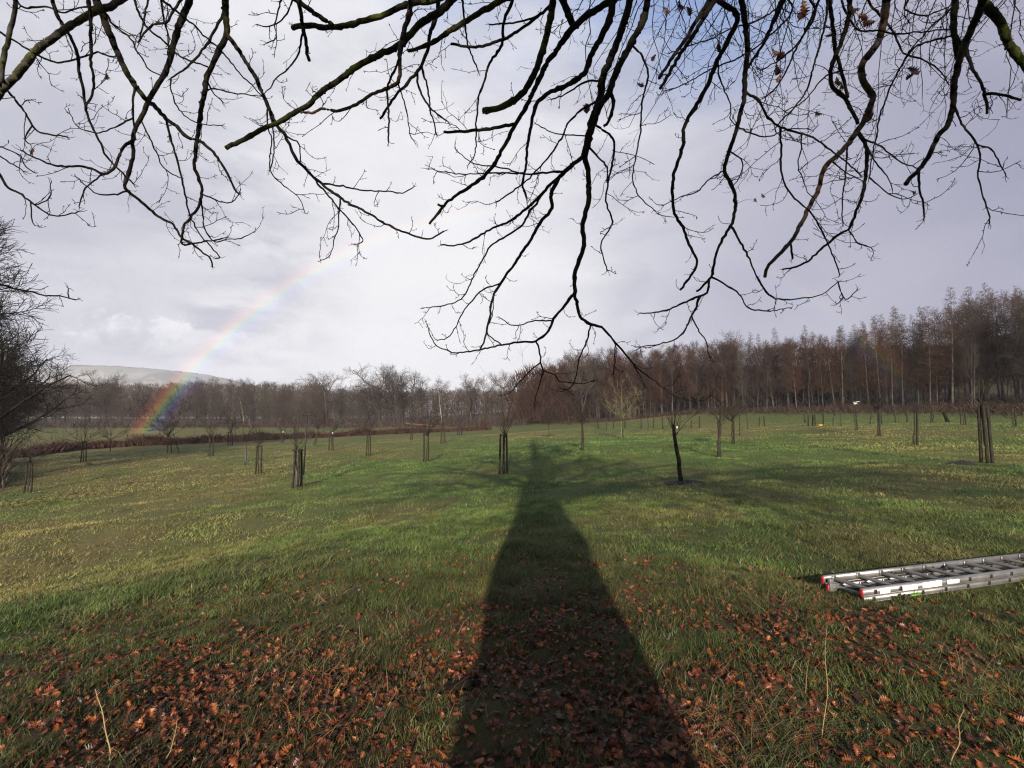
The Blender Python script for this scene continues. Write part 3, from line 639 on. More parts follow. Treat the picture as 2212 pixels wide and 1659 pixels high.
limb((4.0, 5.6, 8.0), 6.0, .22); limb((6.9, 4.4, 7.6), 5.3, .22); limb((9.0, 1.5, 7.0), 4.9, .22); limb((-8.5, 1.0, 7.6), 6.4, .20)
limb((13.5, -1.2, 6.4), 4.6, .24, .25); limb((11.0, -3.2, 6.2), 4.4, .2, .2); limb((7.0, -5.5, 8.0), 5.0, .22); limb((-6.5, -6.0, 8.2), 5.2, .22); limb((.5, -8.0, 8.0), 5.5, .22); limb((3.5, -7, 11), 7.5, .18); limb((-3.5, -4, 12), 7.5, .18); limb((2.5, 3.0, 12.5), 8, .17)
LP = np.vstack([p_ for p_, r_ in LIMBS]); LR = np.concatenate([r_ for p_, r_ in LIMBS])

def twig(mb_, p, d, L, r, lvl, up=.35):
    """one twig: kinked, curling up, with short side spurs and a bud at the tip"""
    n = 5 if lvl else 6; P = [p]; dd = d / (np.linalg.norm(d) + 1e-9)
    for k in range(n):
        dd = dd + rng.normal(0, .24, 3) + np.array([0, 0, up * (k / n) * .55]); dd /= np.linalg.norm(dd)
        P.append(P[-1] + dd * L / n)
    P = np.array(P); rad = r * np.linspace(1, .55, n + 1) * (1 + .25 * (rng.random(n + 1) - .4)); rad[-1] = r * .85
    mb_.tube(P, rad, 4)
    if lvl < 2:
        m_ = max(2, int(L / (.075 if lvl == 0 else .06)))
        for k in range(m_):
            t_ = (k + .4 + .5 * rng.random()) / m_ * n * .98 + .05; i_ = min(int(t_), n - 1); q_ = P[i_] + (P[i_ + 1] - P[i_]) * (t_ - i_)
            ax = P[i_ + 1] - P[i_]; ax /= np.linalg.norm(ax); s_ = np.cross(ax, rng.normal(0, 1, 3)); s_ /= np.linalg.norm(s_) + 1e-9
            if rng.random() < .42: twig(mb_, q_, ax * .75 + s_ * .8, L * rng.uniform(.22, .5), r * .72, lvl + 1, up)
            else: mb_.tube([q_, q_ + (ax * .6 + s_) * r * rng.uniform(2.5, 7)], [r * .7, r * .9], 4)
BR = []      # traced branches: px, py, depth per point, root object
done = []
def conv(z_, s_):
    k, ox, oy = ZONE[z_]; P = np.array([[float(v_) for v_ in q_.split(',')] for q_ in s_.split()]); return (P / k + [ox, oy]) * .8641
twigless = 0
for line in TR.strip().splitlines():
    z_, w0, w1, mt, *pts = line.split(); P = conv(z_, ' '.join(pts)); k = ZONE[z_][0] / .8641; w0 = float(w0) / k; w1 = float(w1) / k
    parent = None; best = 1e9
    for b_ in BR:
        dd = np.hypot(b_['P'][:, 0] - P[0, 0], b_['P'][:, 1] - P[0, 1]); j_ = dd.argmin()
        if dd[j_] < best: best = dd[j_]; parent = (b_, j_)
    edge = P[0, 1] < 3 or P[0, 0] < 3 or P[0, 0] > 2209
    if edge: parent = None
    if parent is not None and best < 400:
        b_, j_ = parent; P[0] = b_['P'][j_, :2]; d0 = b_['P'][j_, 2]; root = b_['root']
    else:
        parent = None; d0 = rng.uniform(3.9, 5.3); root = None
        if P[0, 0] < 60 and P[0, 1] > 100: d0 = rng.uniform(4.2, 5.0)
    ln_ = np.hypot(*np.diff(P, axis=0).T).sum()
    d1 = d0 + rng.uniform(-.15, .55) * ln_ / 350 * (1 if not parent else .8)
    cum = np.concatenate([[0], np.cumsum(np.hypot(*np.diff(P, axis=0).T))]) / ln_
    Q = resample(np.column_stack([P, d0 + (d1 - d0) * cum]), 7)
    n = len(Q); cum = np.linspace(0, 1, n)
    Q[1:-1, :2] += rng.normal(0, .75, (n - 2, 2)) + 1.6 * np.stack([vnoise(np.arange(n - 2) * .23, np.zeros(n - 2) + len(BR) * 1.37, 9) - .5, vnoise(np.arange(n - 2) * .23, np.zeros(n - 2) + len(BR) * 2.11, 19) - .5], -1) * 2; Q[1:-1, 2] += .02 * rng.normal(0, 1, n - 2)
    BR.append(dict(P=Q, root=root, w0=w0, w1=w1, mt=mt, edge=edge, ln=ln_, sub=parent is not None))
    b_ = BR[-1]
    wpx = w0 + (w1 - w0) * cum ** .8; rad = (wpx + .5) / 2 / F * Q[:, 2]
    rad = rad * (1 + .16 * (vnoise(np.arange(n) * .55, np.zeros(n) + len(BR), 3) - .5) + .22 * (rng.random(n) < .06))
    W3 = np.array([ppos(*q_) for q_ in Q])
    b_['W'] = W3; b_['r'] = rad
    mb_ = MB(); pts3 = W3; rr_ = rad
    if not parent:
        # run on upward out of the picture to the nearest limb
        s0 = W3[0]; t0 = W3[0] - W3[min(3, n - 1)]; t0 /= np.linalg.norm(t0)
        dist = np.linalg.norm(LP - (s0 + t0 * .9), axis=1) + 3.0 * (LP[:, 2] < 5.2) + 4 * ((LP[:, 1] > 0) & (LP[:, 2] - 1.55 < .95 * LP[:, 1]) & (np.abs(LP[:, 0]) < LP[:, 1]))
        e_ = LP[dist.argmin()]; L_ = np.linalg.norm(e_ - s0); tt = np.linspace(0, 1, 9)[1:, None]
        c1 = s0 + t0 * L_ * .45
        B = (1 - tt) ** 2 * s0 + 2 * (1 - tt) * tt * c1 + tt ** 2 * e_
        pts3 = np.vstack([B[::-1], W3]); rr_ = np.concatenate([np.linspace(max(rad[0] * 1.25, .02), rad[0], 8), rad])
    mb_.tube(pts3 - O3, rr_, 8 if w0 > 8 else 6)
    # bark knots on the thicker wood
    for i_ in range(2, n - 2, 3):
        if wpx[i_] > 7 and rng.random() < .5:
            s_ = rng.normal(0, 1, 3); s_ /= np.linalg.norm(s_); mb_.tube([W3[i_] - O3, W3[i_] - O3 + s_ * rad[i_] * 1.25], [rad[i_] * .6, rad[i_] * .35], 5)
    if root is None:
        o = opart(mb_, 'branch', {'O': M['oak'], 'G': M['oak_grey'], 'B': M['oak_bare'], 'M': M['oak_moss']}[mt]); b_['root'] = o; b_['tw'] = MB(); b_['mb'] = mb_; b_['mat'] = o.data.materials[0]
        if mt == 'M': o['label'] = 'thick moss grown branch'
        if mt == 'B': o['label'] = 'branch with peeled orange brown bark'
        b_['owner'] = b_
    else:
        b_['owner'] = parent[0]['owner']; b_['side'] = mb_      # a side branch with its twigs is a sub-part of the main one
    # grow the side twigs
    tw = b_.get('side') or b_['tw']; seg = np.linalg.norm(np.diff(W3, axis=0), axis=1); arc = np.concatenate([[0], np.cumsum(seg)]); s_ = .10 + .1 * rng.random()
    thick = w0 > 14; yfree = 0
    while s_ < arc[-1]:
        i_ = min(np.searchsorted(arc, s_), n - 1); f_ = s_ / arc[-1]
        rden = .13 + .10 * rng.random() + (.16 if wpx[i_] > 8 else 0)
        lower = np.clip((Q[i_, 1] - 420) / 300, 0, 1)
        ax = W3[min(i_ + 1, n - 1)] - W3[max(i_ - 1, 0)]; ax /= np.linalg.norm(ax) + 1e-9
        sd = np.cross(ax, FWD) * rng.choice([-1, 1]) + .55 * rng.normal(0, 1, 3); sd /= np.linalg.norm(sd)
        L_ = rng.uniform(.09, .34) * (1.25 if wpx[i_] < 6 else .9) * (1 - .35 * lower)
        if Q[i_, 0] > 1500 and Q[i_, 1] < 480: L_ *= 1.35
        blunt = w1 > 5 and f_ > .88
        if not blunt and rng.random() < (.66 if Q[i_, 0] < 1250 and Q[i_, 1] < 420 else .80): twig(tw, W3[i_] - O3, ax * rng.uniform(.4, 1.0) + sd, L_, rng.uniform(.0030, .0042), 0)
        s_ += rden
    if w1 < 4:    # a living tip ends in a small fan of buds
        ax = W3[-1] - W3[-3]; ax /= np.linalg.norm(ax) + 1e-9
        for k in range(3):
            twig(tw, W3[-1] - O3, ax + rng.normal(0, .5, 3), rng.uniform(.03, .08), .0030, 2)
# free twigs high up where the crown closes over the view, hung from the limbs
for q_ in range(46):
    px = rng.uniform(1250, 2200); dpt = rng.uniform(4.5, 6.2); s0 = ppos(px, -rng.uniform(15, 60), dpt)
    host = BR[rng.integers(len(BR))]['owner']
    cands = [b_ for b_ in BR if b_['root'] is not None and b_['owner'] is b_]; host = min(cands, key=lambda b_: np.linalg.norm(b_['W'][0] - s0)); a0 = host['W'][0]
    tw = host['tw']; n = 9; t_ = np.linspace(0, 1, n)[:, None]; e_ = ppos(px + rng.uniform(-190, 60), rng.uniform(60, 330), dpt + rng.uniform(0, .5))
    P = s0 * (1 - t_) + e_ * t_; P[1:] += np.cumsum(rng.normal(0, .022, (n - 1, 3)), 0)
    P = np.vstack([a0, (a0 + s0) / 2 + [0, 0, .05], P]); tw.tube(P - O3, np.linspace(.0065, .003, n + 2), 5)
    for i_ in range(3, n + 2):
        ax = P[i_] - P[i_ - 1]; ax /= np.linalg.norm(ax); sd = rng.normal(0, 1, 3)
        twig(tw, P[i_] - O3, ax + sd / np.linalg.norm(sd), rng.uniform(.1, .3), .0024, 0)
for b_ in BR:
    if b_['owner'] is b_ and b_['tw'].n: (lambda t_: (setattr(b_['root'], 'data', t_.data), bpy.data.objects.remove(t_)))(b_['mb'].build('branch_with_twigs', b_['mat'], None, True, extra=(b_['tw'], M['twig'])))
    if 'side' in b_: b_['side'].build('side_branch', M['oak'], b_['owner']['root'], True)
# the far side and top of the crown, outside the picture: it shades the meadow
def rough_branch(mb_, p, d, L, r, lvl):
    n = 6; P = [p]; dd = d / np.linalg.norm(d)
    for k in range(n):
        dd = dd + rng.normal(0, .22, 3) + np.array([0, 0, -.05]); dd /= np.linalg.norm(dd); P.append(P[-1] + dd * L / n)
    P = np.array(P); mb_.tube(P, np.linspace(r, r * .45, n + 1), 5 if lvl < 2 else 3)
    if lvl < 3:
        for k in range(5 if lvl else 6):
            i_ = rng.integers(1, n + 1); sd = rng.normal(0, 1, 3); sd /= np.linalg.norm(sd)
            rough_branch(mb_, P[i_], (P[i_] - P[i_ - 1]) / (L / n) + sd, L * rng.uniform(.4, .65), r * .5, lvl + 1)
cm = MB(); 
for p_, r_ in LIMBS:
    for i_ in range(4, 16, 1 if p_[-1, 0] > 8 else 2):
        if p_[i_, 1] > -.5 and p_[i_, 2] < 9: continue
        for rep in range(2 if p_[-1, 0] > 8 else 1): sd = rng.normal(0, 1, 3); sd[2] = -abs(sd[2]) * .4; rough_branch(cm, p_[i_] - O3, sd, rng.uniform(1.6, 2.8), .045, 0)
for hh in np.linspace(6, 14.5, 16):
    a_ = rng.random() * 6.28; d_ = np.array([math.cos(a_), math.sin(a_), .3]); rough_branch(cm, np.array([0, 0, hh]), d_, rng.uniform(3, 5) * (1.2 - hh / 20), .08, 0)
opart(cm, 'crown', M['oak'], smooth=True)
# last dead leaves still on the twigs
dl = [(1470,10,1.3),(1488,22,1.1),(1736,18,1.6),(1728,35,1.2),(1845,20,1.3),(1868,36,1.7),(1880,48,1.2),(1553,102,.9),(1675,112,1.1),(1688,120,1.1),(1678,150,1.1),(1682,170,1.0),(1790,78,1.2),(1802,92,1.1),(1810,175,1.3),(1818,188,1.1),(1972,152,1.5),(1968,164,1.0),(1770,245,.8),(1880,255,.9),(1885,246,.8),(1632,432,.7),(1648,422,.6),(1972,416,.6),(1268,232,1.5),(1412,124,.7),(1382,184,.8),(1440,20,1.0),(230,163,.8),(70,328,1.0)]
for k, (px, py, sc_) in enumerate(dl):
    best = min(((np.hypot(b_['P'][:, 0] - px, b_['P'][:, 1] - py).min(), b_) for b_ in BR), key=lambda q_: q_[0])[1]; j_ = np.hypot(best['P'][:, 0] - px, best['P'][:, 1] - py).argmin()
    dz = best['P'][j_, 2]; lv, lq = LEAVES[k % 14]; p = ppos(px, py, dz); a = best['W'][j_]
    lm_ = MB(); R3 = np.array(Matrix.Rotation(rng.normal(0, .8), 3, 'Y') @ Matrix.Rotation(-1.3 + rng.normal(0, .4), 3, 'X') @ Matrix.Rotation(rng.uniform(-1, 1), 3, 'Z'))
    col = np.array([[.050, .016, .009], [.028, .012, .008], [.075, .024, .011]])[k % 3]
    if np.linalg.norm(p - a) > .03: lm_.tube([a - O3, (a + p) / 2 - O3 + [0, 0, .02], p - O3], [.002, .0016, .0016], 4, col * .4)
    lm_.add((lv * np.array([1, 1, 1.2]) * .082 * sc_) @ R3.T + (p - O3), lq, None, col); opart(lm_, 'dead_leaf', M['leaf'])
print('branches', len(BR), 'roots', sum(b_['owner'] is b_ for b_ in BR))
# ------------------------------------------------------------------ bare trees
def grow(rg, P0, D0, L, r, lvl, cfg, out_):
    c_ = cfg[lvl]; n = c_.get('n', 4); P = [P0]; dd = D0 / np.linalg.norm(D0)
    for k in range(n):
        dd = dd + rg.normal(0, c_.get('wob', .12), 3) + np.array([0, 0, c_.get('up', .05)]); dd /= np.linalg.norm(dd); P.append(P[-1] + dd * L / n)
    P = np.array(P); out_[lvl].append((P, np.linspace(r, max(r * c_.get('tip', .35), c_.get('rmin', 0)), n + 1)))
    if lvl + 1 < len(cfg):
        nx = cfg[lvl + 1]; m_ = nx['num']; m_ = rg.integers(m_[0], m_[1] + 1) if isinstance(m_, tuple) else m_
        a0 = rg.random() * 6.28
        for k in range(m_):
            t_ = nx.get('t0', .3) + (1 - nx.get('t0', .3)) * ((k + rg.random()) / m_) ** nx.get('tpow', 1); u = t_ * n; i_ = min(int(u), n - 1); q_ = P[i_] + (P[i_ + 1] - P[i_]) * (u - i_)
            ax = P[i_ + 1] - P[i_]; ax /= np.linalg.norm(ax); a_ = a0 + k * 2.4 + rg.normal(0, .3)
            e1 = np.cross(ax, [0.31, .2, .93] if abs(ax[2]) < .9 else [1, .1, 0]); e1 /= np.linalg.norm(e1); e2 = np.cross(ax, e1)
            an = R(nx['ang']) * rg.uniform(.75, 1.25); d_ = ax * math.cos(an) + (e1 * math.cos(a_) + e2 * math.sin(a_)) * math.sin(an)
            ll = nx['len'] * rg.uniform(.7, 1.25) * (nx['shape'](t_) if 'shape' in nx else (1.1 - .5 * t_)); ll = min(ll, L * .62) if lvl else ll; rad = min(nx['r'] * (ll / nx['len']) ** .6, r * .75)
            grow(rg, q_, d_, ll, rad, lvl + 1, cfg, out_)
def make_tree(seed, cfg, H, r0, lean=0.0):
    rg = np.random.default_rng(seed); out_ = [[] for _ in cfg]
    grow(rg, np.array([0, 0, -.25]), np.array([lean, rg.normal(0, .03), 1.0]), H, r0, 0, cfg, out_)
    return out_
SC = lambda t_: np.clip(1.3 - 1.0 * t_, .2, 1)
CFG = {
 'forest': [dict(n=8, wob=.03, up=.03, tip=.12), dict(num=32, t0=.20, ang=40, len=5.2, r=.065, wob=.10, up=.10, rmin=.02, shape=lambda t_: 1.1 - .65 * t_), dict(num=10, t0=.15, ang=42, len=2.4, r=.030, wob=.12, up=.06, rmin=.015), dict(num=8, t0=.15, ang=42, len=1.45, r=.021, n=2, wob=.14, up=.04, rmin=.012)],
 'bushy': [dict(n=7, wob=.05, up=.03, tip=.15), dict(num=30, t0=.08, ang=52, len=6.2, r=.075, wob=.12, up=.10, rmin=.02, shape=lambda t_: 1.1 - .6 * t_), dict(num=11, t0=.15, ang=45, len=2.8, r=.030, wob=.12, up=.05, rmin=.015), dict(num=8, t0=.15, ang=42, len=1.5, r=.021, n=2, wob=.14, up=.03, rmin=.012)],
 'oak': [dict(n=6, wob=.06, up=.02, tip=.45), dict(num=11, t0=.30, ang=55, len=9.0, r=.20, n=7, wob=.16, up=.09, rmin=.03, shape=lambda t_: 1.1 - .35 * t_), dict(num=9, t0=.25, ang=48, len=4.2, r=.065, wob=.18, up=.05, rmin=.018), dict(num=7, t0=.2, ang=45, len=1.9, r=.030, n=3, wob=.2, up=.03, rmin=.014), dict(num=5, t0=.2, ang=42, len=.95, r=.018, n=2, wob=.15, up=.02, rmin=.011)],
 'larch': [dict(n=8, wob=.012, up=.05, tip=.06), dict(num=95, t0=.22, ang=80, len=3.4, r=.045, wob=.06, up=.02, rmin=.014, shape=lambda t_: (1.05 - t_) * 1.35 + .05), dict(num=12, t0=.15, ang=55, len=1.0, r=.030, n=2, wob=.1, up=-.06, rmin=.018)],
 'dense': [dict(n=7, wob=.05, up=.03, tip=.15), dict(num=34, t0=.08, ang=55, len=6.2, r=.085, wob=.12, up=.08, rmin=.03, shape=lambda t_: 1.1 - .6 * t_), dict(num=12, t0=.15, ang=45, len=2.8, r=.040, wob=.12, up=.04, rmin=.025), dict(num=9, t0=.15, ang=42, len=1.5, r=.028, n=2, wob=.14, up=.02, rmin=.018)],
 'spruce': [dict(n=8, wob=.01, up=.05, tip=.06), dict(num=85, t0=.12, ang=92, len=3.6, r=.04, wob=.05, up=.03, rmin=.02, shape=lambda t_: (1.03 - t_) * 1.3 + .04), dict(num=18, t0=.1, ang=55, len=.85, r=.045, n=2, wob=.1, up=-.1, rmin=.02)],
 'birch': [dict(n=9, wob=.05, up=.04, tip=.1), dict(num=24, t0=.32, ang=38, len=4.2, r=.05, wob=.10, up=.08, rmin=.012, shape=lambda t_: 1.1 - .65 * t_), dict(num=9, t0=.25, ang=40, len=1.9, r=.016, wob=.12, up=-.06, rmin=.009), dict(num=4, t0=.2, ang=35, len=1.0, r=.010, n=3, wob=.1, up=-.22, rmin=.007)],
 'pole': [dict(n=9, wob=.018, up=.04, tip=.12), dict(num=16, t0=.58, ang=40, len=4.2, r=.05, wob=.10, up=.12, rmin=.013, shape=lambda t_: 1.2 - .7 * t_), dict(num=10, t0=.2, ang=42, len=2.0, r=.026, wob=.12, up=.07, rmin=.014), dict(num=7, t0=.15, ang=40, len=1.2, r=.019, n=2, wob=.12, up=.05, rmin=.008)],
}
def tree_meshes(out_, bark, twigm, crown_on_bark=1, kt=3):
    tr_ = MB(); cr = MB()
    for P, r_ in out_[0]: tr_.tube(P, r_, 8)
    for lv in range(1, len(out_)):
        for P, r_ in out_[lv]: (cr).tube(P, r_, kt if lv > 1 else 4, cap=False)
    a = tr_.build('trunk', bark, smooth=True); b_ = cr.build('crown', twigm, smooth=True)
    for o in (a, b_): COL.objects.unlink(o)
    return a, b_
PROTO = {}
for kind, n, H, r0, bark, tw in [('forest', 4, 24, .19, 'forest_bark', 'crown_red'), ('bushy', 3, 22, .24, 'forest_bark', 'crown_red'), ('larch', 3, 25, .20, 'forest_bark', 'crown_larch'), ('pole', 2, 25, .17, 'pale_bark', 'crown_red'),
                             ('oak', 3, 11, .42, 'forest_bark', 'crown_grey'), ('dense', 2, 22, .26, 'oak', 'twig'), ('birch', 2, 18, .17, 'birch_bark', 'crown_grey'), ('spruce', 2, 20, .22, 'forest_bark', 'crown_green')]:
    PROTO[kind] = []
    for k in range(n):
        o_ = make_tree(100 + 17 * k + len(PROTO) * 1000, CFG[kind], H, r0); a, b_ = tree_meshes(o_, M[bark], M[tw]); top = max(P[:, 2].max() for lv in o_ for P, r_ in lv); PROTO[kind].append((a, b_, top))
CROWN_ALT = {}
def put_tree(name, kind, k, p, h, label, group=None, rz=None, sx=1.0, crown=None, bark=None):
    a, b_, top = PROTO[kind][k % len(PROTO[kind])]; s_ = h / top
    r = empty(name, (p[0], p[1], p[2]), random.random() * 6.28 if rz is None else rz); r.scale = (s_ * sx, s_ * sx, s_); tag(r, label, 'tree', group)
    for o in (a, b_):
        c_ = o.copy(); COL.objects.link(c_); c_.parent = r
        mm = crown if o is b_ else bark
        if mm:
            key = (o.data.name, mm)
            if key not in CROWN_ALT: CROWN_ALT[key] = o.data.copy(); CROWN_ALT[key].materials[0] = M[mm]
            c_.data = CROWN_ALT[key]
    return r
random.seed(5)
def interp(x, tab): return float(np.interp(x, [q_[0] for q_ in tab], [q_[1] for q_ in tab]))
# --- the wood on the right: rows of single trees along its edge
TOPS = [(1130, 830), (1150, 805), (1180, 776), (1230, 762), (1300, 748), (1380, 742), (1450, 733), (1560, 720), (1650, 720), (1740, 703), (1800, 710), (1850, 700), (1900, 686), (1950, 672), (2000, 660), (2050, 648), (2100, 628), (2212, 605), (2400, 575), (2700, 535)]
LINE = [(1128, 168), (1300, 150), (1500, 127), (1700, 107), (1900, 94), (2100, 82), (2212, 76), (2450, 64), (2700, 55)]
NF = 0
for row, (back, gap) in enumerate([(0, 2.5), (3.5, 2.7), (8, 3.2), (14, 4.2)]):
    s_ = 0.0; prev = None; x_ = 1132 + row * 3
    while x_ < 2560:
        z = interp(x_, LINE) + back + random.uniform(-1.5, 1.5); jx = random.uniform(-6, 6)
        p = ppos(x_ + jx, 905, z); gzv = gz(p[0], p[1]); ytop = interp(x_ + jx, TOPS) + random.uniform(-7, 20) + (4 if row == 0 else 0)
        topz = ppos(x_ + jx, ytop, z - (back * .6 if row else 0))[2]; h = topz - gzv
        if row == 0: h *= random.uniform(.86, 1.0)
        con = x_ > 1620 and random.random() < (.5 if x_ < 2100 else .25)
        kind = 'larch' if con else random.choices(['forest', 'bushy', 'pole', 'birch'], [5, 3 if row < 2 else 1, 1.2 if x_ > 1750 else .3, .12 * (row > 1)])[0]
        if kind == 'larch': h *= random.uniform(1.04, 1.12)
        crown = 'crown_grey' if kind in ('forest', 'bushy') and random.random() < (.30 if x_ > 1500 else .2) else None
        lab = {'larch': 'bare spire topped larch standing among the brown wood on the right', 'birch': 'slim white stemmed birch inside the brown wood on the right', 'pole': 'tall pale stemmed bare tree crowded in the wood on the right'}.get(kind, 'tall bare reddish brown tree in the dense wood on the right')
        put_tree('larch' if kind == 'larch' else 'birch' if kind == 'birch' else 'forest_tree', kind, random.randrange(9), (p[0], p[1], gzv), h, lab, 'trees of the wood on the right', crown=crown, sx=random.uniform(.85, 1.2))
        NF += 1; x_ += gap / z * F * random.uniform(.7, 1.3)
print('right wood', NF)
def at_px(px, ybase, z, ytop):
    p = ppos(px, ybase, z); g_ = gz(p[0], p[1]); return (p[0], p[1], g_), ppos(px, ytop, z)[2] - g_
for name, kind, k, px, z, ytop, lab, sx, cr, bk in [
    ('forest_tree', 'pole', 0, 2108, 76, 735, 'pale forked bare trunk standing in front of the wood, right of the white bagged stake', .8, 'crown_grey', 'pale_bark'),
    ('oak_tree', 'oak', 1, 1560, 122, 712, 'broad grey crowned oak overtopping the middle of the right wood', .8, 'crown_grey', None),
    ('oak_tree', 'oak', 0, 1258, 148, 745, 'bare tree sticking up over the left shoulder of the right wood', .7, None, None),
    ('forest_tree', 'bushy', 2, 1320, 146, 835, 'low bushy tree at the wood edge behind the lichen grey fruit tree', .9, 'crown_grey', None),
    ('larch', 'larch', 1, 1880, 98, 694, 'tallest spire of a bare larch right of the rainbow foot', 1, None, None),
    ('larch', 'larch', 0, 1758, 107, 697, 'twin topped larch spire left of the right rainbow foot', 1, None, None),
    ('larch', 'larch', 2, 1918, 94, 676, 'narrow larch spire rising where the wood climbs to the right', 1, None, None)]:
    p, h = at_px(px, 905, z, ytop); put_tree(name, kind, k, p, h, lab, None, sx=sx, crown=cr, bark=bk)
# --- the wood across the valley: left and centre
for name, kind, k, px, z, ytop, lab, sx, cr in [
    ('oak_tree', 'oak', 0, 820, 178, 778, 'largest grey bare oak, twin crowned, in the centre of the far wood', 1.25, 'crown_grey'),
    ('oak_tree', 'oak', 1, 852, 184, 786, 'grey bare oak joined to the right flank of the largest oak', 1.0, 'crown_grey'),
    ('oak_tree', 'oak', 2, 703, 180, 800, 'round crowned bare oak behind the pole with a crossbar', 1.05, 'crown_grey'),
    ('oak_tree', 'oak', 2, 893, 186, 795, 'tall loose crowned bare tree between the large oak and the white birch', .8, 'crown_grey'),
    ('birch', 'birch', 1, 956, 172, 808, 'tall white stemmed birch with a tufted top left of centre', .9, None),
    ('birch', 'birch', 0, 527, 172, 850, 'forked white birch in front of the left part of the far wood', 1.0, None),
    ('spruce', 'spruce', 0, 573, 188, 823, 'only dark green conifer in the far wood on the left', 1.1, None),
    ('oak_tree', 'oak', 1, 1018, 180, 804, 'grey bare tree right of the white birch', .8, 'crown_grey'),
    ('oak_tree', 'oak', 0, 1046, 188, 806, 'grey bare tree second to the right of the white birch', .8, 'crown_grey'),
    ('oak_tree', 'oak', 2, 1092, 172, 795, 'slender bare tree at the left end of the right wood', .62, 'crown_grey'),
    ('oak_tree', 'oak', 1, 232, 182, 795, 'round bare tree rising over the far wood left of the rainbow foot', .95, 'crown_grey'),
    ('oak_tree', 'oak', 0, 140, 190, 815, 'bare oak just right of the big left hand trees', .9, 'crown_grey')]:
    p, h = at_px(px, 918, z, ytop); put_tree(name, kind, k, p, h, lab, None, sx=sx, crown=cr)
NL = 0
for row, (z0, gap, y0) in enumerate([(176, 5.5, 852), (186, 4.5, 836), (200, 4.5, 825)]):
    x_ = -60 + row * 9
    while x_ < 1135:
        z = z0 + random.uniform(-5, 5); p = ppos(x_, 915, z); g_ = gz(p[0], p[1]); yt = y0 + random.choice([-16, -6, 0, 4, 9]) + random.uniform(-7, 8) + (8 if x_ > 640 else 0) + (6 * (x_ > 960)); h = ppos(x_, yt, z)[2] - g_
        put_tree('forest_tree', random.choice(['bushy', 'forest', 'bushy']), random.randrange(9), (p[0], p[1], g_), h, 'bare brown tree in the row of the wood across the valley', 'trees of the wood across the valley', crown='crown_grey', sx=random.uniform(1.0, 1.5)); NL += 1
        x_ += gap / z * F * random.uniform(.7, 1.3)
print('left wood', NL)
# --- big trees at the left edge
for name, kind, k, px, yb, z, ytop, lab, sx, cr in [
    ('oak_tree', 'oak', 2, -18, 1005, 36, 690, 'spreading bare oak at the left edge, its twigs reaching over the lower field', 1.0, 'twig'),
    ('tall_tree', 'dense', 1, -58, 1000, 43, 425, 'very tall tree with dense fine twigs cut by the left edge', 1.15, 'twig'),
    ('tall_tree', 'dense', 0, -40, 1000, 47, 600, 'dense dark bare tree at the left edge behind the spreading oak', 1.0, 'twig'),
    ('tall_tree', 'dense', 1, 8, 1000, 41, 735, 'compact dark bare tree nearest the bracken bank at the left edge', .85, 'twig'),
    ('tall_tree', 'dense', 0, -150, 1000, 48, 480, 'second tall fine twigged tree mostly outside the left edge', 1.2, 'twig'),
    ('oak_tree', 'oak', 0, -60, 1005, 45, 740, 'low dark bare oak close beside the spreading oak at the left edge', 1.1, 'twig')]:
    p, h = at_px(px, yb, z, ytop); put_tree(name, kind, k, p, h, lab, None, rz=1.0 + k, sx=sx, crown=cr, bark='oak')

# --- distant woods and hedges that read as one mass
def mass(name, label, cat, rows, hgt, seed, mat_, dens):
    rg = np.random.default_rng(seed); mb_ = MB()
    for (xa, xb, z0, ytop) in rows:
        x_ = xa
        while x_ < xb:
            z = z0 * rg.uniform(.97, 1.03); p = ppos(x_, 905, z); g_ = gz(p[0], p[1]); yt = ytop + rg.uniform(-4, 5); h = max(ppos(x_, yt, z)[2] - g_, 3)
            rc = h * .22
            n = dens; u = rg.random(n); a_ = rg.random(n) * 6.28; zz = g_ + h * (.03 + .92 * u); rad = rc * np.sqrt(rg.random(n)) * np.sqrt(np.clip(1 - ((u - .45) / .58) ** 2, 0.02, 1)) * 1.3
            b0 = np.stack([p[0] + rad * np.cos(a_), p[1] + rad * np.sin(a_), zz], -1); dr_ = np.stack([np.cos(a_) * .5, np.sin(a_) * .5, np.full(n, .9)], -1) + rg.normal(0, .25, (n, 3)); ll = h * .11
            sd = np.cross(dr_, rg.normal(0, 1, (n, 3))); sd /= np.linalg.norm(sd, axis=1, keepdims=True); wv = sd * h * .006
            Vv = np.stack([b0 - wv, b0 + wv, b0 + dr_ * ll], 1).reshape(-1, 3); mb_.add(Vv, None, np.arange(n * 3).reshape(-1, 3))
            mb_.tube([[p[0], p[1], g_ - .5], [p[0], p[1], g_ + h * .8]], [h * .012, h * .004], 4)
            x_ += rc * 1.1 / z * F * rg.uniform(.7, 1.2)
    return tag(mb_.build(name, mat_), label, cat, kind='stuff')
mass('distant_wood', 'hazy bare woods on the ridge beyond the valley', 'wood', [(-150, 700, 330, 832), (-150, 700, 420, 828), (600, 1180, 300, 846), (600, 1180, 400, 842)], 16, 3, M['crown_grey'], 520)
mass('wood_interior', 'dark depth of the wood behind its front trees', 'wood', [(1125, 2000, 158, 800), (1650, 2700, 122, 745), (1150, 2600, 182, 790)], 20, 5, M['crown_red'], 1000)
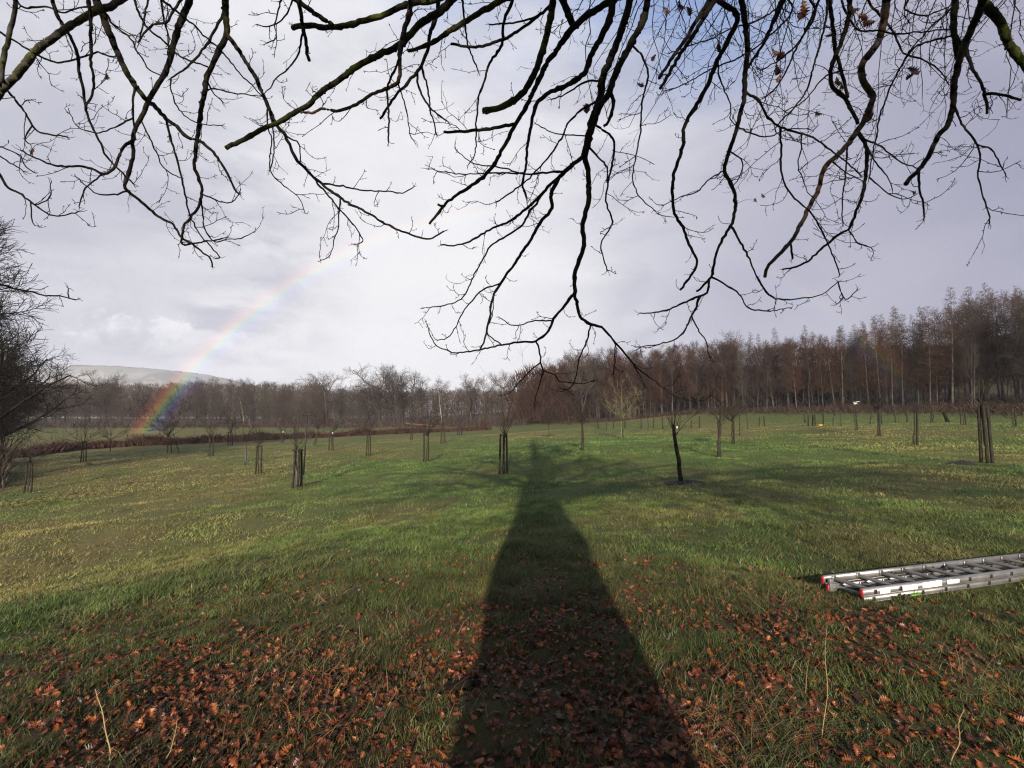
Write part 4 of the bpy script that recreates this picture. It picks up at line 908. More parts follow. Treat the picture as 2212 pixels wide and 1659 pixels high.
# undergrowth along the foot of the woods
def brush(name, label, segs, hmin, hmax, n, seed, pal, wd=.04, depth=3.0, cat='undergrowth', lean=.5):
    rg = np.random.default_rng(seed); xs = []; ys = []
    for (xa, za, xb, zb) in segs:
        t_ = rg.random(n); px = xa + (xb - xa) * t_; z = za + (zb - za) * t_ + rg.normal(0, depth, n) ; P = EYE + z[:, None] * (FWD + ((px - CX) / F)[:, None] * RGT); xs.append(P[:, 0]); ys.append(P[:, 1])
    x_ = np.concatenate(xs); y_ = np.concatenate(ys); m_ = len(x_); h = hmin + (hmax - hmin) * rg.random(m_) ** 1.5 * (0.2 + 2.6 * fbm(x_ / 2.5, y_ / 2.5, seed, 3) ** 2.2); mb_ = MB()
    g_ = gsurf(x_, y_) - .05; a_ = rg.random(m_) * 6.28; ln_ = lean * h * rg.random(m_); fa = rg.random(m_) * 3.14; sx = np.cos(fa) * wd; sy = np.sin(fa) * wd; ex = np.cos(a_) * ln_; ey = np.sin(a_) * ln_
    Vv = np.stack([np.stack([x_ - sx, y_ - sy, g_], -1), np.stack([x_ + sx, y_ + sy, g_], -1), np.stack([x_ + ex * .5 + sx * 1.6, y_ + ey * .5 + sy * 1.6, g_ + h * .7], -1), np.stack([x_ + ex * .5 - sx * 1.6, y_ + ey * .5 - sy * 1.6, g_ + h * .7], -1), np.stack([x_ + ex, y_ + ey, g_ + h], -1)], 1).reshape(-1, 3)
    b0 = np.arange(m_)[:, None] * 5; c_ = np.array(pal)[rg.integers(0, len(pal), m_)] * (.7 + .6 * rg.random(m_)[:, None])
    mb_.add(Vv, b0 + np.array([[0, 1, 2, 3]]), b0 + np.array([[3, 2, 4]]), np.repeat(c_, 5, 0)); return tag(mb_.build(name, M['bracken']), label, cat, kind='stuff')
brush('undergrowth', 'brown brambles and dead bracken along the foot of the right wood', [(LINE[i_][0], LINE[i_][1], LINE[i_ + 1][0], LINE[i_ + 1][1]) for i_ in range(8)], .1, 1.3, 8000, 7, [(.030, .020, .014), (.022, .016, .012), (.042, .026, .017)], .03, 7.0, lean=2.4)
brush('valley_undergrowth', 'purple brown scrub along the foot of the wood across the valley', [(-100, 176, 500, 176), (500, 176, 900, 174), (900, 172, 1140, 166)], .2, 2.4, 9000, 8, [(.035, .024, .020), (.032, .026, .023), (.045, .029, .023)], .05, 10, lean=2.0)
bank = [(40, 990), (80, 982), (140, 974), (200, 968), (300, 962), (400, 957), (500, 953), (600, 948), (700, 944), (800, 939), (880, 935), (980, 931), (1060, 928)]
bz = [on_ground(*q_) for q_ in bank]
segs = [(bank[i_][0], bz[i_][1], bank[i_ + 1][0], bz[i_ + 1][1]) for i_ in range(len(bank) - 1)]
print('bank z', [round(q_[1], 1) for q_ in bz])
brush('dead_bracken', 'long low bank of dark red brown dead bracken between the meadow and the lower field', segs, .35, 1.35, 4500, 9, [(.040, .018, .013), (.030, .016, .012), (.055, .025, .016)], .035, 1.1, 'bracken', 1.5)
brush('hedge_scrub', 'dark tangled scrub under the big trees at the left edge', [(-160, 36, 22, 36), (-160, 42, 30, 44)], .5, 2.6, 2500, 10, [(.030, .024, .018), (.042, .032, .024)], .02, 1.6, 'scrub', .9)
# ------------------------------------------------------------------ the orchard: young fruit trees with their stakes
ORC = [  # x, base y, stake top y, crown top y, half spread px, stakes, style, label
 (60,1062,1000,925,48,2,'bushy','yellowish bushy fruit tree between two stakes, the leftmost in the orchard'),
 (180,997,955,905,42,2,'spread','open crowned fruit tree between two dark stakes, second from the left'),
 (238,975,948,912,30,0,'spread','small unstaked fruit tree before the bracken bank, right of the second tree'),
 (362,980,940,866,56,0,'round','wide round crowned fruit tree held by leaning props near the bracken bank'),
 (455,986,944,888,26,2,'upright','fruit tree with upright yellowish whips and two leaning stakes'),
 (497,963,934,890,22,2,'upright','small staked fruit tree close to the bracken bank, below the white birch'),
 (530,1003,950,912,44,0,'sheath','fruit tree with flat spreading top and grey sheath on its trunk'),
 (558,1025,965,925,12,2,'sparse','thin sparse fruit tree between two dark stakes left of the pole with crossbar'),
 (608,958,932,905,16,1,'sparse','little fruit tree by the bracken bank with a white tag on its stake'),
 (641,1053,970,890,34,3,'ring','fruit tree in a three stake frame with a dark ring, beside the pole with crossbar'),
 (681,962,925,868,40,0,'twin','leaning twin trunked fruit tree below the round oak of the far wood'),
 (715,974,935,898,18,2,'tagged','fruit tree between three light stakes with a white band on top'),
 (796,985,938,893,18,2,'sparse','fruit tree between converging stakes in front of the largest oak'),
 (887,952,917,900,18,1,'sparse','small fruit tree with a long orange cane across its top'),
 (920,997,937,882,26,2,'bushy','reddish twigged fruit tree between two pale stakes, right of the converging stakes'),
 (957,959,928,893,15,2,'sparse','small fruit tree with two stakes right below the tall birch'),
 (993,941,918,893,11,2,'sparse','tiny fruit tree with two stakes on the crest left of centre'),
 (1087,1023,940,798,36,3,'upright','tall upright fruit tree between thick stakes just left of the trunk shadow'),
 (1186,945,915,865,22,0,'round','slim fruit tree standing at the far end of the trunk shadow'),
 (1257,975,912,845,28,1,'round','fruit tree with a dark thick stake right of the trunk shadow'),
 (1310,930,884,835,14,0,'upright','slender pale fruit tree before the wood, right of the dark staked one'),
 (1342,948,905,832,42,1,'lichen','pale lichen covered fruit tree with wide crown in front of the wood'),
 (1400,935,902,870,14,0,'sparse','small slim fruit tree between the lichen covered tree and the leaning dark trunk'),
 (1472,1043,920,805,58,0,'dark','leaning dark fruit tree on a bare patch of soil, nearest on the right half'),
 (1551,988,912,845,34,1,'post','fruit tree on a thick brown post behind the leaning dark trunk'),
 (1582,960,906,848,26,1,'round','fruit tree with brown trunk second behind the leaning dark one'),
 (1598,942,900,858,15,0,'sparse','fruit tree with a plain brown trunk third behind the leaning dark one'),
 (1615,928,894,868,9,0,'sparse','small fruit tree furthest back in the row behind the leaning dark one'),
 (1817,922,886,845,12,0,'upright','slim leaning fruit tree left of the stake with white bag'),
 (1848,930,874,862,12,1,'bag','two dark stakes topped by a torn white bag and a stunted fruit tree'),
 (1897,942,880,830,26,1,'round','round topped fruit tree with a double stake right of the white bag'),
 (1974,963,890,848,20,1,'vee','slender fruit tree whose two stakes stand in a narrow V'),
 (2010,914,884,866,14,1,'sparse','small fruit tree with two stakes on the far edge, right of the V stakes'),
 (2081,917,880,848,15,2,'sparse','fruit tree with three short stakes left of the tall right hand stakes'),
 (2132,1000,876,790,30,3,'tallstakes','slender fruit tree between tall light stakes near the right edge of the meadow'),
 (2190,921,882,856,14,1,'sparse','rightmost fruit tree of the orchard with two stakes at the picture edge'),
]
rg = np.random.default_rng(21)
def fruit_tree(x, yb, ys, yc, sp, ns, style, label):
    p, z = on_ground(x, yb); px1 = z / F        # metres per pixel there
    hs = (yb - ys) * px1; hc = (yb - yc) * px1; spread = sp * px1
    r = empty('fruit_tree', p); tag(r, label, 'fruit tree', 'young fruit trees of the orchard')
    fwd = np.array([p[0], p[1], 0]) / math.hypot(p[0], p[1]); side = np.array([fwd[1], -fwd[0], 0])
    fat = {'dark': .12, 'post': .13, 'round': .085, 'lichen': .08, 'twin': .12}.get(style, .065); fat = max(fat, 1.5 * px1)
    lean = side * {'dark': -.11 * hs, 'twin': .14 * hs, 'vee': .06 * hs}.get(style, .03 * hs * rg.normal())
    trunkm = {'dark': M['oak'], 'post': M['fruit_bark'], 'lichen': M['lichen_twig']}.get(style, M['fruit_bark'])
    hb = hs * (1.0 if style not in ('sparse', 'bag') else 1.05)
    tm = MB(); n = 8; t_ = np.linspace(0, 1, n)[:, None]
    P = np.array([0, 0, -.1]) * (1 - t_) + (np.array([0, 0, hb]) + lean) * t_; P[1:-1, :2] += rg.normal(0, .018, (n - 2, 2))
    tm.tube(P, fat / 2 * np.linspace(1.25, .85, n), 8, (1, 1, 1))
    if style == 'twin':
        P2 = P.copy(); P2 -= side * .22 * (1 - t_); tm.tube(P2, fat / 2 * np.linspace(1.1, .7, n), 8)
    tm.build('trunk', trunkm, r, True)
    cr = MB(); base = P[-1]; out_ = hc - hb
    num, ang, upk, rad0 = {'upright': (11, 26, .30, .016), 'ring': (7, 38, .22, .014), 'tallstakes': (8, 20, .3, .015), 'spread': (9, 66, .25, .02), 'sheath': (9, 70, .16, .02), 'sparse': (6, 40, .25, .012), 'bushy': (16, 55, .14, .015), 'round': (15, 52, .16, .022), 'lichen': (14, 62, .15, .024), 'dark': (9, 42, .24, .011), 'post': (12, 45, .2, .02), 'twin': (14, 50, .14, .022), 'tagged': (7, 40, .25, .012), 'bag': (3, 40, .2, .01), 'vee': (7, 30, .25, .013)}[style]
    rad0 = max(rad0, .30 * px1)
    def shoot(q_, d, L, rr_, lv):
        n = 5; PP = [q_]; dd = d / np.linalg.norm(d)
        for k in range(n):
            dd = dd + rg.normal(0, .13, 3) + np.array([0, 0, upk * .35]); dd /= np.linalg.norm(dd); PP.append(PP[-1] + dd * L / n)
        PP = np.array(PP); cr.tube(PP, np.linspace(rr_, max(rr_ * .45, .14 * px1), n + 1), 4 if lv == 0 else 3)
        if lv < (3 if style in ('round', 'lichen') else 2):
            for k in range(rg.integers(3, 7)):
                i_ = rg.integers(1, n + 1); ax = PP[i_] - PP[i_ - 1]; ax /= np.linalg.norm(ax); sd = rg.normal(0, 1, 3); sd /= np.linalg.norm(sd)
                shoot(PP[i_], ax + sd * .9, L * rg.uniform(.25, .5), max(rr_ * .55, .17 * px1), lv + 1)
    reach = max(math.hypot(out_, spread) * .72, .25)
    for k in range(num):
        a_ = k * 2.4 + rg.random(); an = R(ang * rg.uniform(.5, 1.25)); d = np.array([math.cos(a_) * math.sin(an), math.sin(a_) * math.sin(an), math.cos(an)])
        low = base * (1 - rg.random() * .12) if style != 'dark' else base * (1 - rg.random() * .22)
        L = (out_ * math.cos(an) + spread * math.sin(an)) * rg.uniform(.55, .95); shoot(low, d, max(L, .2), rad0, 0)
    if out_ > .4: shoot(base, np.array([0, 0, 1.0]) + lean * .1, out_ * .75, rad0, 0)
    cr.build('crown', M['lichen_twig'] if style == 'lichen' else M['fruit_twig'], r, True)
    # stakes
    off = max((.16 if ns < 3 else .2), 4.5 * px1)
    if style == 'tallstakes': off = 9 * px1
    spots = {0: [], 1: [side * off * .8], 2: [-side * off, side * off], 3: [-side * off - fwd * .10, side * off * .15 - fwd * .22, side * off + fwd * .08]}[ns]
    tops = []
    for s_ in spots:
        sm = MB(); inn = s_ * rg.uniform(.55, .95) if style != 'vee' else s_ * 1.9; top = inn + np.array([0, 0, hs * rg.uniform(.97, 1.03)]) + rg.normal(0, .015, 3)
        tt = np.linspace(0, 1, 7)[:, None]; PP = np.array([s_[0], s_[1], -.15]) * (1 - tt) + top * tt
        if style in ('bushy', 'ring') : PP[1:-1] += side * .02 * np.sin(tt[1:-1] * 3.1)
        gs = gz(p[0] + s_[0], p[1] + s_[1]) - p[2]; PP[0, 2] += gs
        sm.tube(PP, max(.052, 1.2 * px1) * np.linspace(1.05, .95, 7), 8); sm.build('stake', M['stake'], r); tops.append(top)
    if ns >= 2 and style not in ('ring',):
        tm = MB(); a, b_ = tops[0] - [0, 0, .06], tops[-1] - [0, 0, .06]; tm.tube([a, (a + b_) / 2 - fwd * .02, b_], max(.022, .5 * px1), 5); tm.build('cross_rail', M['stake'], r)
    if style == 'ring':
        tm = MB(); a_ = np.linspace(0, 2 * math.pi, 17); tm.tube(np.stack([np.cos(a_) * .24, np.sin(a_) * .24, np.full(17, hs * .965)], -1), .04, 6); tm.build('tie_ring', M['black'], r)
    if style in ('sheath', 'ring'):
        tm = MB(); hh = np.linspace(0, hs * (.62 if style == 'sheath' else .45), 6); tm.tube(np.stack([hh * 0 + lean[0] * hh / hs, hh * 0 + lean[1] * hh / hs, hh], -1), fat * (1.15 + .1 * np.cos(hh * 9)), 10); tm.build('trunk_guard', M['sheath'], r, True)
    if style in ('tagged',) or 'white tag' in label:
        tm = MB(); tp = tops[-1] if tops else base; tm.tube([tp + [0, 0, -.12], tp + [0, 0, -.01]], max(.05, 1.3 * px1), 8); tm.build('white_band', M['white_tag'], r)
    if style == 'dark':
        tm = MB(); tm.box(base * .97 + side * .10 - fwd * .06, (.045, .02, .07)); tm.build('white_tag', M['white_tag'], r)
    if style == 'bag':
        tm = MB(); q_ = tops[-1] + [0, 0, .12]
        for k in range(9):
            a_ = rg.normal(0, .14, 3); b2 = rg.normal(0, .16, 3); tm.tube([q_ + a_, q_ + (a_ + b2) / 2 + rg.normal(0, .08, 3), q_ + b2], [.015, .028, .01], 5)
        tm.build('torn_bag', M['white_tag'], r, True)
    if 'orange cane' in label:
        tm = MB(); z0 = (yb - 915) * px1; tm.tube([side * (-10 * px1) + [0, 0, z0], side * (80 * px1) + fwd * .5 + [0, 0, z0 - 7 * px1]], .55 * px1, 6); tm.build('cane', M['orange_wood'], r)
    if 'leaning props' in label:
        for s_ in (.35, 1.0):
            tm = MB(); tm.tube([side * s_ * 22 * px1 + [0, 0, -.1], side * s_ * 8 * px1 + [0, 0, hs * (.85 + .25 * s_)]], .9 * px1, 6); tm.build('prop', M['stake'], r)
    if style in ('dark',):
        tm = MB(); k_ = 22; a_ = np.arange(k_) / k_ * 2 * math.pi
        rings = []
        for f_, hh in ((1, -.03), (.8, .035), (.4, .05), (.05, .055)):
            rings.append(np.stack([np.cos(a_) * f_ * .62 * (1 + .18 * np.sin(3 * a_)), np.sin(a_) * f_ * .45 * (1 + .2 * np.cos(2 * a_)), np.full(k_, hh) + .02 * rg.normal(0, 1, k_)], -1))
        Vv = np.vstack(rings); q_ = [[i_ * k_ + j_, i_ * k_ + (j_ + 1) % k_, (i_ + 1) * k_ + (j_ + 1) % k_, (i_ + 1) * k_ + j_] for i_ in range(3) for j_ in range(k_)]
        tm.add(Vv, q_); o = tm.build('bare_soil', M['dark_soil'], None, True); o.location = p + side * .15; tag(o, 'dark bare soil round the foot of the leaning dark fruit tree', 'soil', kind='structure')
    return z, hs
for q_ in ORC:
    z, hs = fruit_tree(*q_); print('fruit', q_[0], 'z %.1f stake %.2f' % (z, hs))
# a mole hill / dug patch beside the tall stakes
for (px, py, sx, lab) in [(2078, 1003, .55, 'dark dug hollow in the grass left of the tall right hand stakes'), (1645, 0, 0, '')][:1]:
    p, z = on_ground(px, py); tm = MB(); k_ = 18; a_ = np.arange(k_) / k_ * 6.283; Vv = np.vstack([np.stack([np.cos(a_) * f_ * sx, np.sin(a_) * f_ * sx * .8, np.full(k_, hh) + .025 * rg.normal(0, 1, k_)], -1) for f_, hh in ((1, -.04), (.7, .06), (.3, .09), (.03, .10))])
    tm.add(Vv, [[i_ * k_ + j_, i_ * k_ + (j_ + 1) % k_, (i_ + 1) * k_ + (j_ + 1) % k_, (i_ + 1) * k_ + j_] for i_ in range(3) for j_ in range(k_)]); o = tm.build('mound', M['dark_soil'], None, True); o.location = p; tag(o, 'low dark mound of dug soil left of the tall right hand stakes', 'soil mound')
# --- pole with a crossbar beside the ring staked tree
p, z = on_ground(655, 1027); r = empty('perch_pole', p); tag(r, 'tall thin dark pole with a short crossbar on top', 'perch'); k = z / F
tm = MB(); tm.tube([[0, 0, -.2], [5 * k, 0, 130 * k]], [.055, .045], 8); tm.build('pole', M['black'], r)
tm = MB(); tt = np.linspace(-1, 1, 7); tm.tube(np.stack([5 * k + tt * 9 * k, 0 * tt, 130 * k + .03 - .05 * np.abs(tt) ** 3], -1), .045, 6); tm.build('crossbar', M['black'], r)
# --- posts
def posts(name, label, group, pts, hpx, m_):
    pr = None
    for (x, y) in pts:
        p, z = on_ground(x, y)
        if pr is None:
            tm = MB(); tt = np.linspace(0, 1, 5); tm.tube(np.stack([.02 * np.sin(tt * 4), 0 * tt, -.15 + 1.45 * tt], -1), .07 * np.array([1, 1.05, .95, 1, .85]), 7); pr = tm.build(name, m_); o = pr
        else: o = pr.copy(); COL.objects.link(o)
        s_ = hpx * rg.uniform(.85, 1.2) * z / F / 1.3; o.location = p; o.scale = (max(s_, .6), max(s_, .6), s_); o.rotation_euler = (rg.normal(0, .05), rg.normal(0, .06), rg.random() * 6); tag(o, label, 'post', group)
posts('fence_post', 'short weathered wooden post along the meadow edge before the right wood', 'posts along the edge of the right wood', [(1293, 925), (1325, 926), (1351, 925), (1385, 926), (1412, 925), (1432, 926), (1451, 924), (1493, 926), (1511, 925), (1640, 922), (1652, 922), (1739, 914), (1746, 921), (1755, 921), (1762, 921), (1779, 919), (1800, 920), (1880, 917), (1905, 916), (1935, 914), (1960, 913)], 22, M['stake'])
posts('fence_post', 'thin fence post in the lower field behind the bracken bank', 'posts in the lower field', [(111, 951), (165, 950), (195, 947), (274, 951), (287, 949), (294, 949), (345, 944), (420, 942), (560, 938), (640, 936), (700, 934)], 13, M['stake'])
p, z = on_ground(2048, 912); tm = MB(); tm.tube([[0, 0, -.1], [-.25, 0, .6], [-.5, .02, 1.25]], [.2, .17, .15], 9); o = tm.build('tree_stump', M['oak'], None, True); o.location = p; o.scale = (.9,) * 3; tag(o, 'dark leaning stump between the far orchard stakes on the right', 'stump')
# yellow crate left in the meadow
p, z = on_ground(1772, 921); k = z / F; k *= .72; r = empty('yellow_crate', p, .3); tag(r, 'small yellow orange crate lying in the meadow before the right wood', 'crate')
tm = MB(); tm.box((0, 0, 2.2 * k), (9 * k, 6 * k, .5 * k)); [tm.box((s_ * 4.5 * k, 0, 3.5 * k), (.5 * k, 6.2 * k, 4.5 * k)) for s_ in (-1, 1)]; [tm.box((0, s_ * 3 * k, 3 * k), (8.4 * k, .5 * k, 3.4 * k)) for s_ in (-1, 1)]; tm.build('body', M['yellow'], r)
tm = MB(); tm.tube([[-4.5 * k, 0, 5.2 * k], [-4.9 * k, 0, 6.6 * k], [-3.2 * k, 0, 6.2 * k]], .4 * k, 5); tm.build('handle', M['yellow'], r)

# ------------------------------------------------------------------ aluminium extension ladder in the grass
on_top = lambda px, py: (lambda P: P[np.nonzero(P[:, 2] <= ground(P[:, 0], P[:, 1]) + .10)[0][0]])(EYE[None, :] + ZS[:, None] * pdir(px, py)[None, :])
A = on_top(1864, 1273); Bq = on_top(2212, 1229); Cq = on_top(1791, 1242)
dirx = (Bq - A) * [1, 1, 0]; dirx /= np.linalg.norm(dirx); sidey = np.array([-dirx[1], dirx[0], 0])
Wd = abs(float(np.dot(Cq - A, sidey))); print('ladder', A, Bq, Cq, 'width', Wd, 'angle', math.degrees(math.atan2(dirx[1], dirx[0])))
Wd = .40
base = A - [0, 0, .130]; slope = (gz(*(A + dirx * 3)[:2]) - gz(*A[:2])) / 3
L = empty('extension_ladder', base); L.rotation_euler = (0, -math.atan(slope), math.atan2(dirx[1], dirx[0]) - R(1.2)); tag(L, 'aluminium two section extension ladder with red end caps lying in the grass', 'ladder')
LEN = 3.9; PIT = .31
def rail(y, z0, h, x0, ln, nm, m_, open_in):
    tm = MB(); t_ = .0035; wch = .026; s_ = -1 if open_in else 1         # C profile: web outside, two flanges towards the middle
    tm.box((x0 + ln / 2, y, z0 + h / 2), (ln, t_, h)); tm.box((x0 + ln / 2, y + s_ * (wch / 2 + t_ / 2), z0 + h - t_ / 2), (ln, wch, t_)); tm.box((x0 + ln / 2, y + s_ * (wch / 2 + t_ / 2), z0 + t_ / 2), (ln, wch, t_))
    tm.box((x0 + ln / 2, y - s_ * .0035, z0 + h * .86), (ln, .004, .004)); tm.box((x0 + ln / 2, y - s_ * .0035, z0 + h * .14), (ln, .004, .004))
    return tm.build(nm, m_, L)
def section(z0, h, y0, y1, x0, ln, rung_m, first):
    near = rail(y0, z0, h, x0, ln, 'side_rail', M['alu'], False); far = rail(y1, z0, h, x0 + .02, ln, 'side_rail', M['alu'], True)
    k = 0
    while x0 + first + k * PIT < x0 + ln - .05:
        x = x0 + first + k * PIT; tm = MB(); c, hh = .015, .0145
        # rounded square tube across
        a_ = np.array([(1, .6), (.6, 1), (-.6, 1), (-1, .6), (-1, -.6), (-.6, -1), (.6, -1), (1, -.6)]) * c
        Vv = np.vstack([[[x + q_[0], yy, z0 + h * .52 + q_[1]] for q_ in a_] for yy in (y0 + .003, y1 - .003)]); tm.add(Vv, [[j_, (j_ + 1) % 8, 8 + (j_ + 1) % 8, 8 + j_] for j_ in range(8)])
        o = tm.build('rung', rung_m, L)
        tm = MB(); tm.box((x, y0 - .0035, z0 + h * .52), (.034, .004, .034)); tm.build('rung_hole_shade', M['black'], o)  # dark plate standing in for the shade inside the open rung hole
        for yy in (y0 + .009, y1 - .009): tm = MB(); tm.box((x, yy, z0 + h * .52), (.044, .012, .044)); tm.build('collar', M['alu'], o)
        k += 1
    return near, far
H1, H2 = .056, .068
section(0, H1, .020, Wd - .028, -.02 + .05, LEN - .05, M['alu_dark'], .118)
section(H1 + .006, H2, 0, Wd, 0, LEN, M['alu_dark'], .145)
for (y, z0, h, x0) in ((0, H1 + .006, H2, 0), (Wd, H1 + .006, H2, 0), (Wd - .028, 0, H1, .03)):
    tm = MB(); yy = y + (.012 if y < .1 else -.012)
    tm.box((x0 - .004, yy, z0 + h / 2), (.014, .031, h + .003)); tm.build('end_cap', M['red'], L, bevel=.008)
for (x0, w_, z0, h) in ((.195, .125, H1 + .012, H2 * .80), (.475, .19, H1 + .016, H2 * .68), (.73, .26, H1 + .012, H2 * .84), (1.06, .17, H1 + .020, H2 * .62)):
    tm = MB(); n = 12; xs = np.linspace(x0, x0 + w_, n); lo = z0 + .004 * rg.random(n); hi = z0 + h - .006 * rg.random(n); yv = -.0062
    Vv = np.vstack([np.stack([xs, np.full(n, yv), lo], -1), np.stack([xs, np.full(n, yv), hi], -1), np.stack([xs, np.full(n, -.0019), lo], -1), np.stack([xs, np.full(n, -.0019), hi], -1)])
    q_ = [[j_, j_ + 1, n + j_ + 1, n + j_] for j_ in range(n - 1)] + [[n + j_, n + j_ + 1, 3 * n + j_ + 1, 3 * n + j_] for j_ in range(n - 1)] + [[2 * n + j_, 2 * n + j_ + 1, j_ + 1, j_] for j_ in range(n - 1)]
    tm.add(Vv, q_); tm.build('sticker', M['sticker'], L)
tm = MB(); tm.box((.09, Wd - .05, H1 * .55), (.11, .028, .07)); tm.box((.06, Wd - .045, H1 * 1.5), (.05, .03, .05)); o = tm.build('guide_bracket', M['alu'], L, bevel=.004)
tm = MB(); tm.tube([[.085, Wd - .072, H1 * .6], [.085, Wd - .060, H1 * .6]], .014, 10); tm.build('bolt', M['alu_dark'], o)
tm = MB(); tm.tube([[.95, Wd - .02, H1 + .03], [1.3, Wd - .05, H1 + .02], [1.7, Wd - .03, H1 + .02], [2.2, Wd - .06, H1 + .03]], .008, 6); tm.build('rope', M['black'], L, True)
for x in (.83, 1.42, 1.62):
    tm = MB(); tm.tube([[x, Wd - .03, H1 + .01], [x + .03, Wd - .06, H1 + .05]], [.012, .016], 8); tm.build('hook', M['black'], L)
tm = MB(); tm.box((1.75, Wd + .03, H1 + H2 * .95), (.16, .05, .03)); tm.build('latch', M['black'], L, bevel=.008)
for (x, y, z, sx, sy, sz) in ((.62, -.012, .030, .12, .03, .014),):
    tm = MB(); tm.box((x, y, z), (sx, sy, sz)); o = tm.build('ladder_foot', M['lime'], L, bevel=.006); o['label'] = 'lime green plastic foot'

# ------------------------------------------------------------------ far hill
prof = [(-700, 800), (-300, 794), (0, 790), (180, 790), (260, 793), (350, 800), (430, 809), (490, 820), (540, 832), (620, 852), (740, 877), (900, 895), (1000, 905)]
mb = MB(); xs = np.linspace(-700, 1000, 120); rows = []
for f_ in np.linspace(0, 1, 26):
    zdist = 1350 + 550 * f_; sh = math.sin(f_ * math.pi / 2) ** 1.4; row = []
    for x_ in xs:
        yt = interp(x_, prof) + 1.2 * math.sin(x_ / 19) + .8 * math.sin(x_ / 7.3); topz = ppos(x_, yt, 1900)[2]; p = ppos(x_, 905, zdist); row.append((p[0], p[1], -6 + (topz + 6) * sh + (fbm(np.array([x_ / 30.]), np.array([f_ * 6]), 5)[0] - .5) * 8 * math.sin(f_ * math.pi)))
    rows.append(row)
for f_ in (1.0, 2.0): rows.append([(x_ * 1.06, y_ * 1.06 + 40 * f_, z_ * (1 - .45 * f_)) for (x_, y_, z_) in rows[25]])
V = np.array(rows).reshape(-1, 3); nx = len(xs); nr_ = len(rows)
q = [[i_ * nx + j_, i_ * nx + j_ + 1, (i_ + 1) * nx + j_ + 1, (i_ + 1) * nx + j_] for i_ in range(nr_ - 1) for j_ in range(nx - 1)]
mb.add(V, q)
m, t, b = mat('haze_tinted_hill_fields', 0.95, 0.1); oc = t.node('ShaderNodeTexCoord').outputs['Object']
fld = t.node('ShaderNodeTexVoronoi', {'Vector': oc, 'Scale': .0065}, feature='F1').outputs['Color']; fv = t.node('ShaderNodeSeparateColor', {0: fld}).outputs[0]
c1 = t.mix(t.mr(fv, .3, .7), (.15, .16, .165), (.19, .19, .19)); c1 = t.mix(t.mr(t.noise(oc, .006, 3), .54, .58), c1, (.105, .11, .12)); t.put(b.inputs['Base Color'], c1)  # bluish grey field tones: rain haze is painted into the colour
hill = mb.build('hills', m, smooth=True); tag(hill, 'long pale far hill with fields fading into the rain', 'hill', kind='structure')
mb = MB(); rg = np.random.default_rng(8); n = 9000; x_ = rg.uniform(150, 520, n); f_ = rg.uniform(0, 1, n)
yt = np.array([interp(q_, prof) for q_ in x_]); keep = (x_ < 500); P = np.array([ppos(a_, b_ + 9 * c_ - 1, 1896 - 60 * c_) for a_, b_, c_ in zip(x_, yt, f_)])
hh = rg.uniform(5, 10, n); sd = np.stack([np.ones(n) * rg.uniform(1.5, 3.5, n), np.zeros(n), np.zeros(n)], -1); up_ = np.stack([rg.normal(0, 1, n), rg.normal(0, 1, n), hh], -1)
Vv = np.stack([P - sd - [0, 0, 5], P + sd - [0, 0, 5], P + up_ - [0, 0, 5]], 1).reshape(-1, 3); mb.add(Vv, None, np.arange(3 * n).reshape(-1, 3)); tag(mb.build('hilltop_wood', M['crown_grey']), 'dark strip of wood along the crest of the far hill', 'wood', kind='stuff')

# ------------------------------------------------------------------ rainbow: a 42 degree arc about the point opposite the sun
AX = np.array(ld); E1 = np.cross(AX, [0, 0, 1.0]); E1 /= np.linalg.norm(E1); E2 = np.cross(E1, AX)
nphi, nrad = 180, 14; V = []; C = []; q = []
for i_ in range(nphi):
    ph = math.pi * (-.04 + 1.08 * i_ / (nphi - 1)); dist = 152 - 62 * (i_ / (nphi - 1)) ** 1.0 * 1.0
    # phi = 0 at the right, pi at the left
    side_ = math.cos(ph); dist = 118 - 38 * side_
    for j_ in range(nrad):
        th = R(39.4 + 3.6 * j_ / (nrad - 1)); d = AX * math.cos(th) + (E1 * math.cos(ph) + E2 * math.sin(ph)) * math.sin(th); V.append(EYE + d * dist)
        left = 1 - i_ / (nphi - 1)
        C.append((j_ / (nrad - 1), i_ / (nphi - 1), 0))
for i_ in range(nphi - 1):
    for j_ in range(nrad - 1): q.append([i_ * nrad + j_, i_ * nrad + j_ + 1, (i_ + 1) * nrad + j_ + 1, (i_ + 1) * nrad + j_])
mb = MB(); mb.add(np.array(V), q, None, np.array(C))
m = bpy.data.materials.new('rainbow_light'); m.use_nodes = True; t = NT(m.node_tree); t.n.clear()
at = t.node('ShaderNodeSeparateColor', {0: t.node('ShaderNodeAttribute', attribute_name='Col').outputs['Color']})
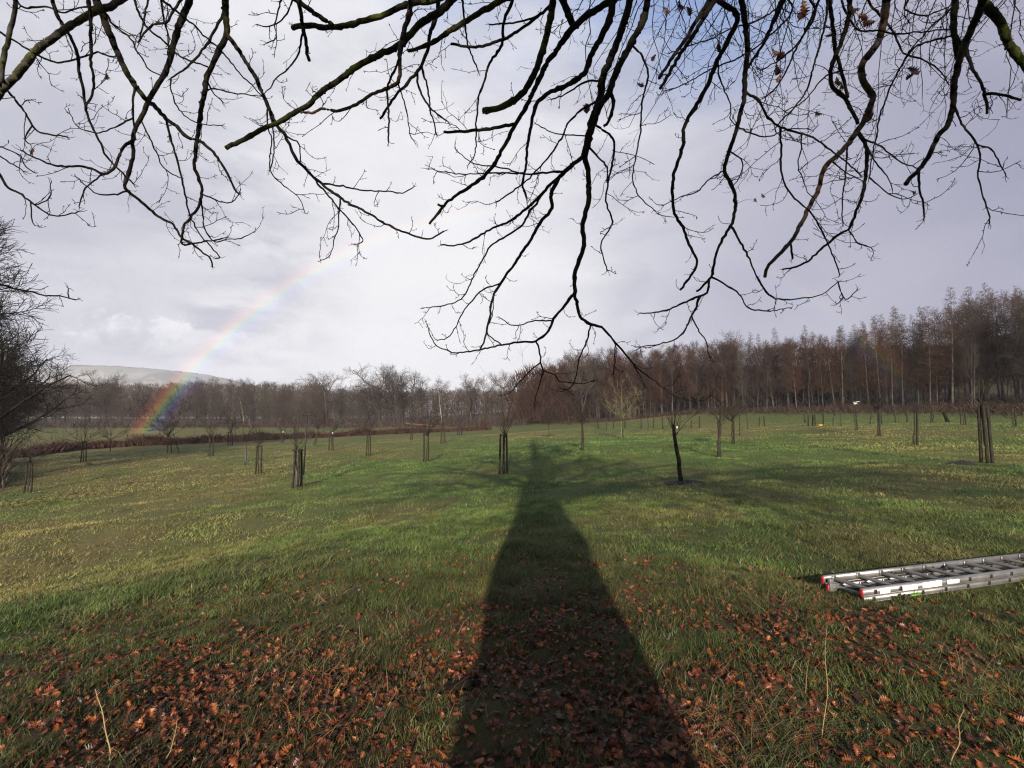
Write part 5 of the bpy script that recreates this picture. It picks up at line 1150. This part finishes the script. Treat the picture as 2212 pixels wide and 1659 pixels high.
ramp = t.node('ShaderNodeValToRGB', {0: at.outputs[0]}); el = ramp.color_ramp.elements
stops = [(0, (0, 0, 0)), (.22, (.01, .01, .02)), (.36, (.035, .02, .08)), (.47, (.02, .06, .15)), (.56, (.03, .13, .07)), (.64, (.15, .14, .02)), (.72, (.20, .085, .01)), (.80, (.15, .03, .012)), (.90, (.04, .006, .004)), (1, (0, 0, 0))]
el[0].position = 0; el[0].color = (0, 0, 0, 1); el[1].position = 1; el[1].color = (0, 0, 0, 1)
for ps, c_ in stops[1:-1]: e_ = el.new(ps); e_.color = (*c_, 1)
amp = t.node('ShaderNodeValToRGB', {0: at.outputs[1]}); el = amp.color_ramp.elements; el[0].position = 0; el[0].color = (.0,) * 3 + (1,); el[1].position = 1; el[1].color = (.42,) * 3 + (1,)
for ps, v_ in ((.10, .02), (.17, .03), (.21, .12), (.27, .20), (.34, .10), (.5, .14), (.62, .30), (.76, .75), (.90, .70)): e_ = el.new(ps); e_.color = (v_, v_, v_, 1)
em = t.node('ShaderNodeEmission', {'Color': ramp.outputs[0], 'Strength': t.math('MULTIPLY', t.node('ShaderNodeSeparateColor', {0: amp.outputs[0]}).outputs[0], 0.48)})
ad = t.node('ShaderNodeAddShader', {0: t.node('ShaderNodeBsdfTransparent').outputs[0], 1: em.outputs[0]}); o_ = t.node('ShaderNodeOutputMaterial'); t.l.new(ad.outputs[0], o_.inputs['Surface'])
o = mb.build('rainbow', m, smooth=True); tag(o, 'rainbow arching from the far wood on the left over to the right wood', 'rainbow')

# ------------------------------------------------------------------ rainy air
mb = MB(); mb.box((0, 0, 101), (4400, 4400, 230)); 
m = bpy.data.materials.new('rainy_air'); m.use_nodes = True; t = NT(m.node_tree); t.n.clear()
pv = t.node('ShaderNodeVolumePrincipled', {'Color': (.78, .84, 1.0), 'Density': HAZE, 'Anisotropy': 0.0}); o_ = t.node('ShaderNodeOutputMaterial'); t.l.new(pv.outputs[0], o_.inputs['Volume'])
o = mb.build('haze', m); tag(o, 'pale rainy air over the valley', 'haze', kind='stuff')
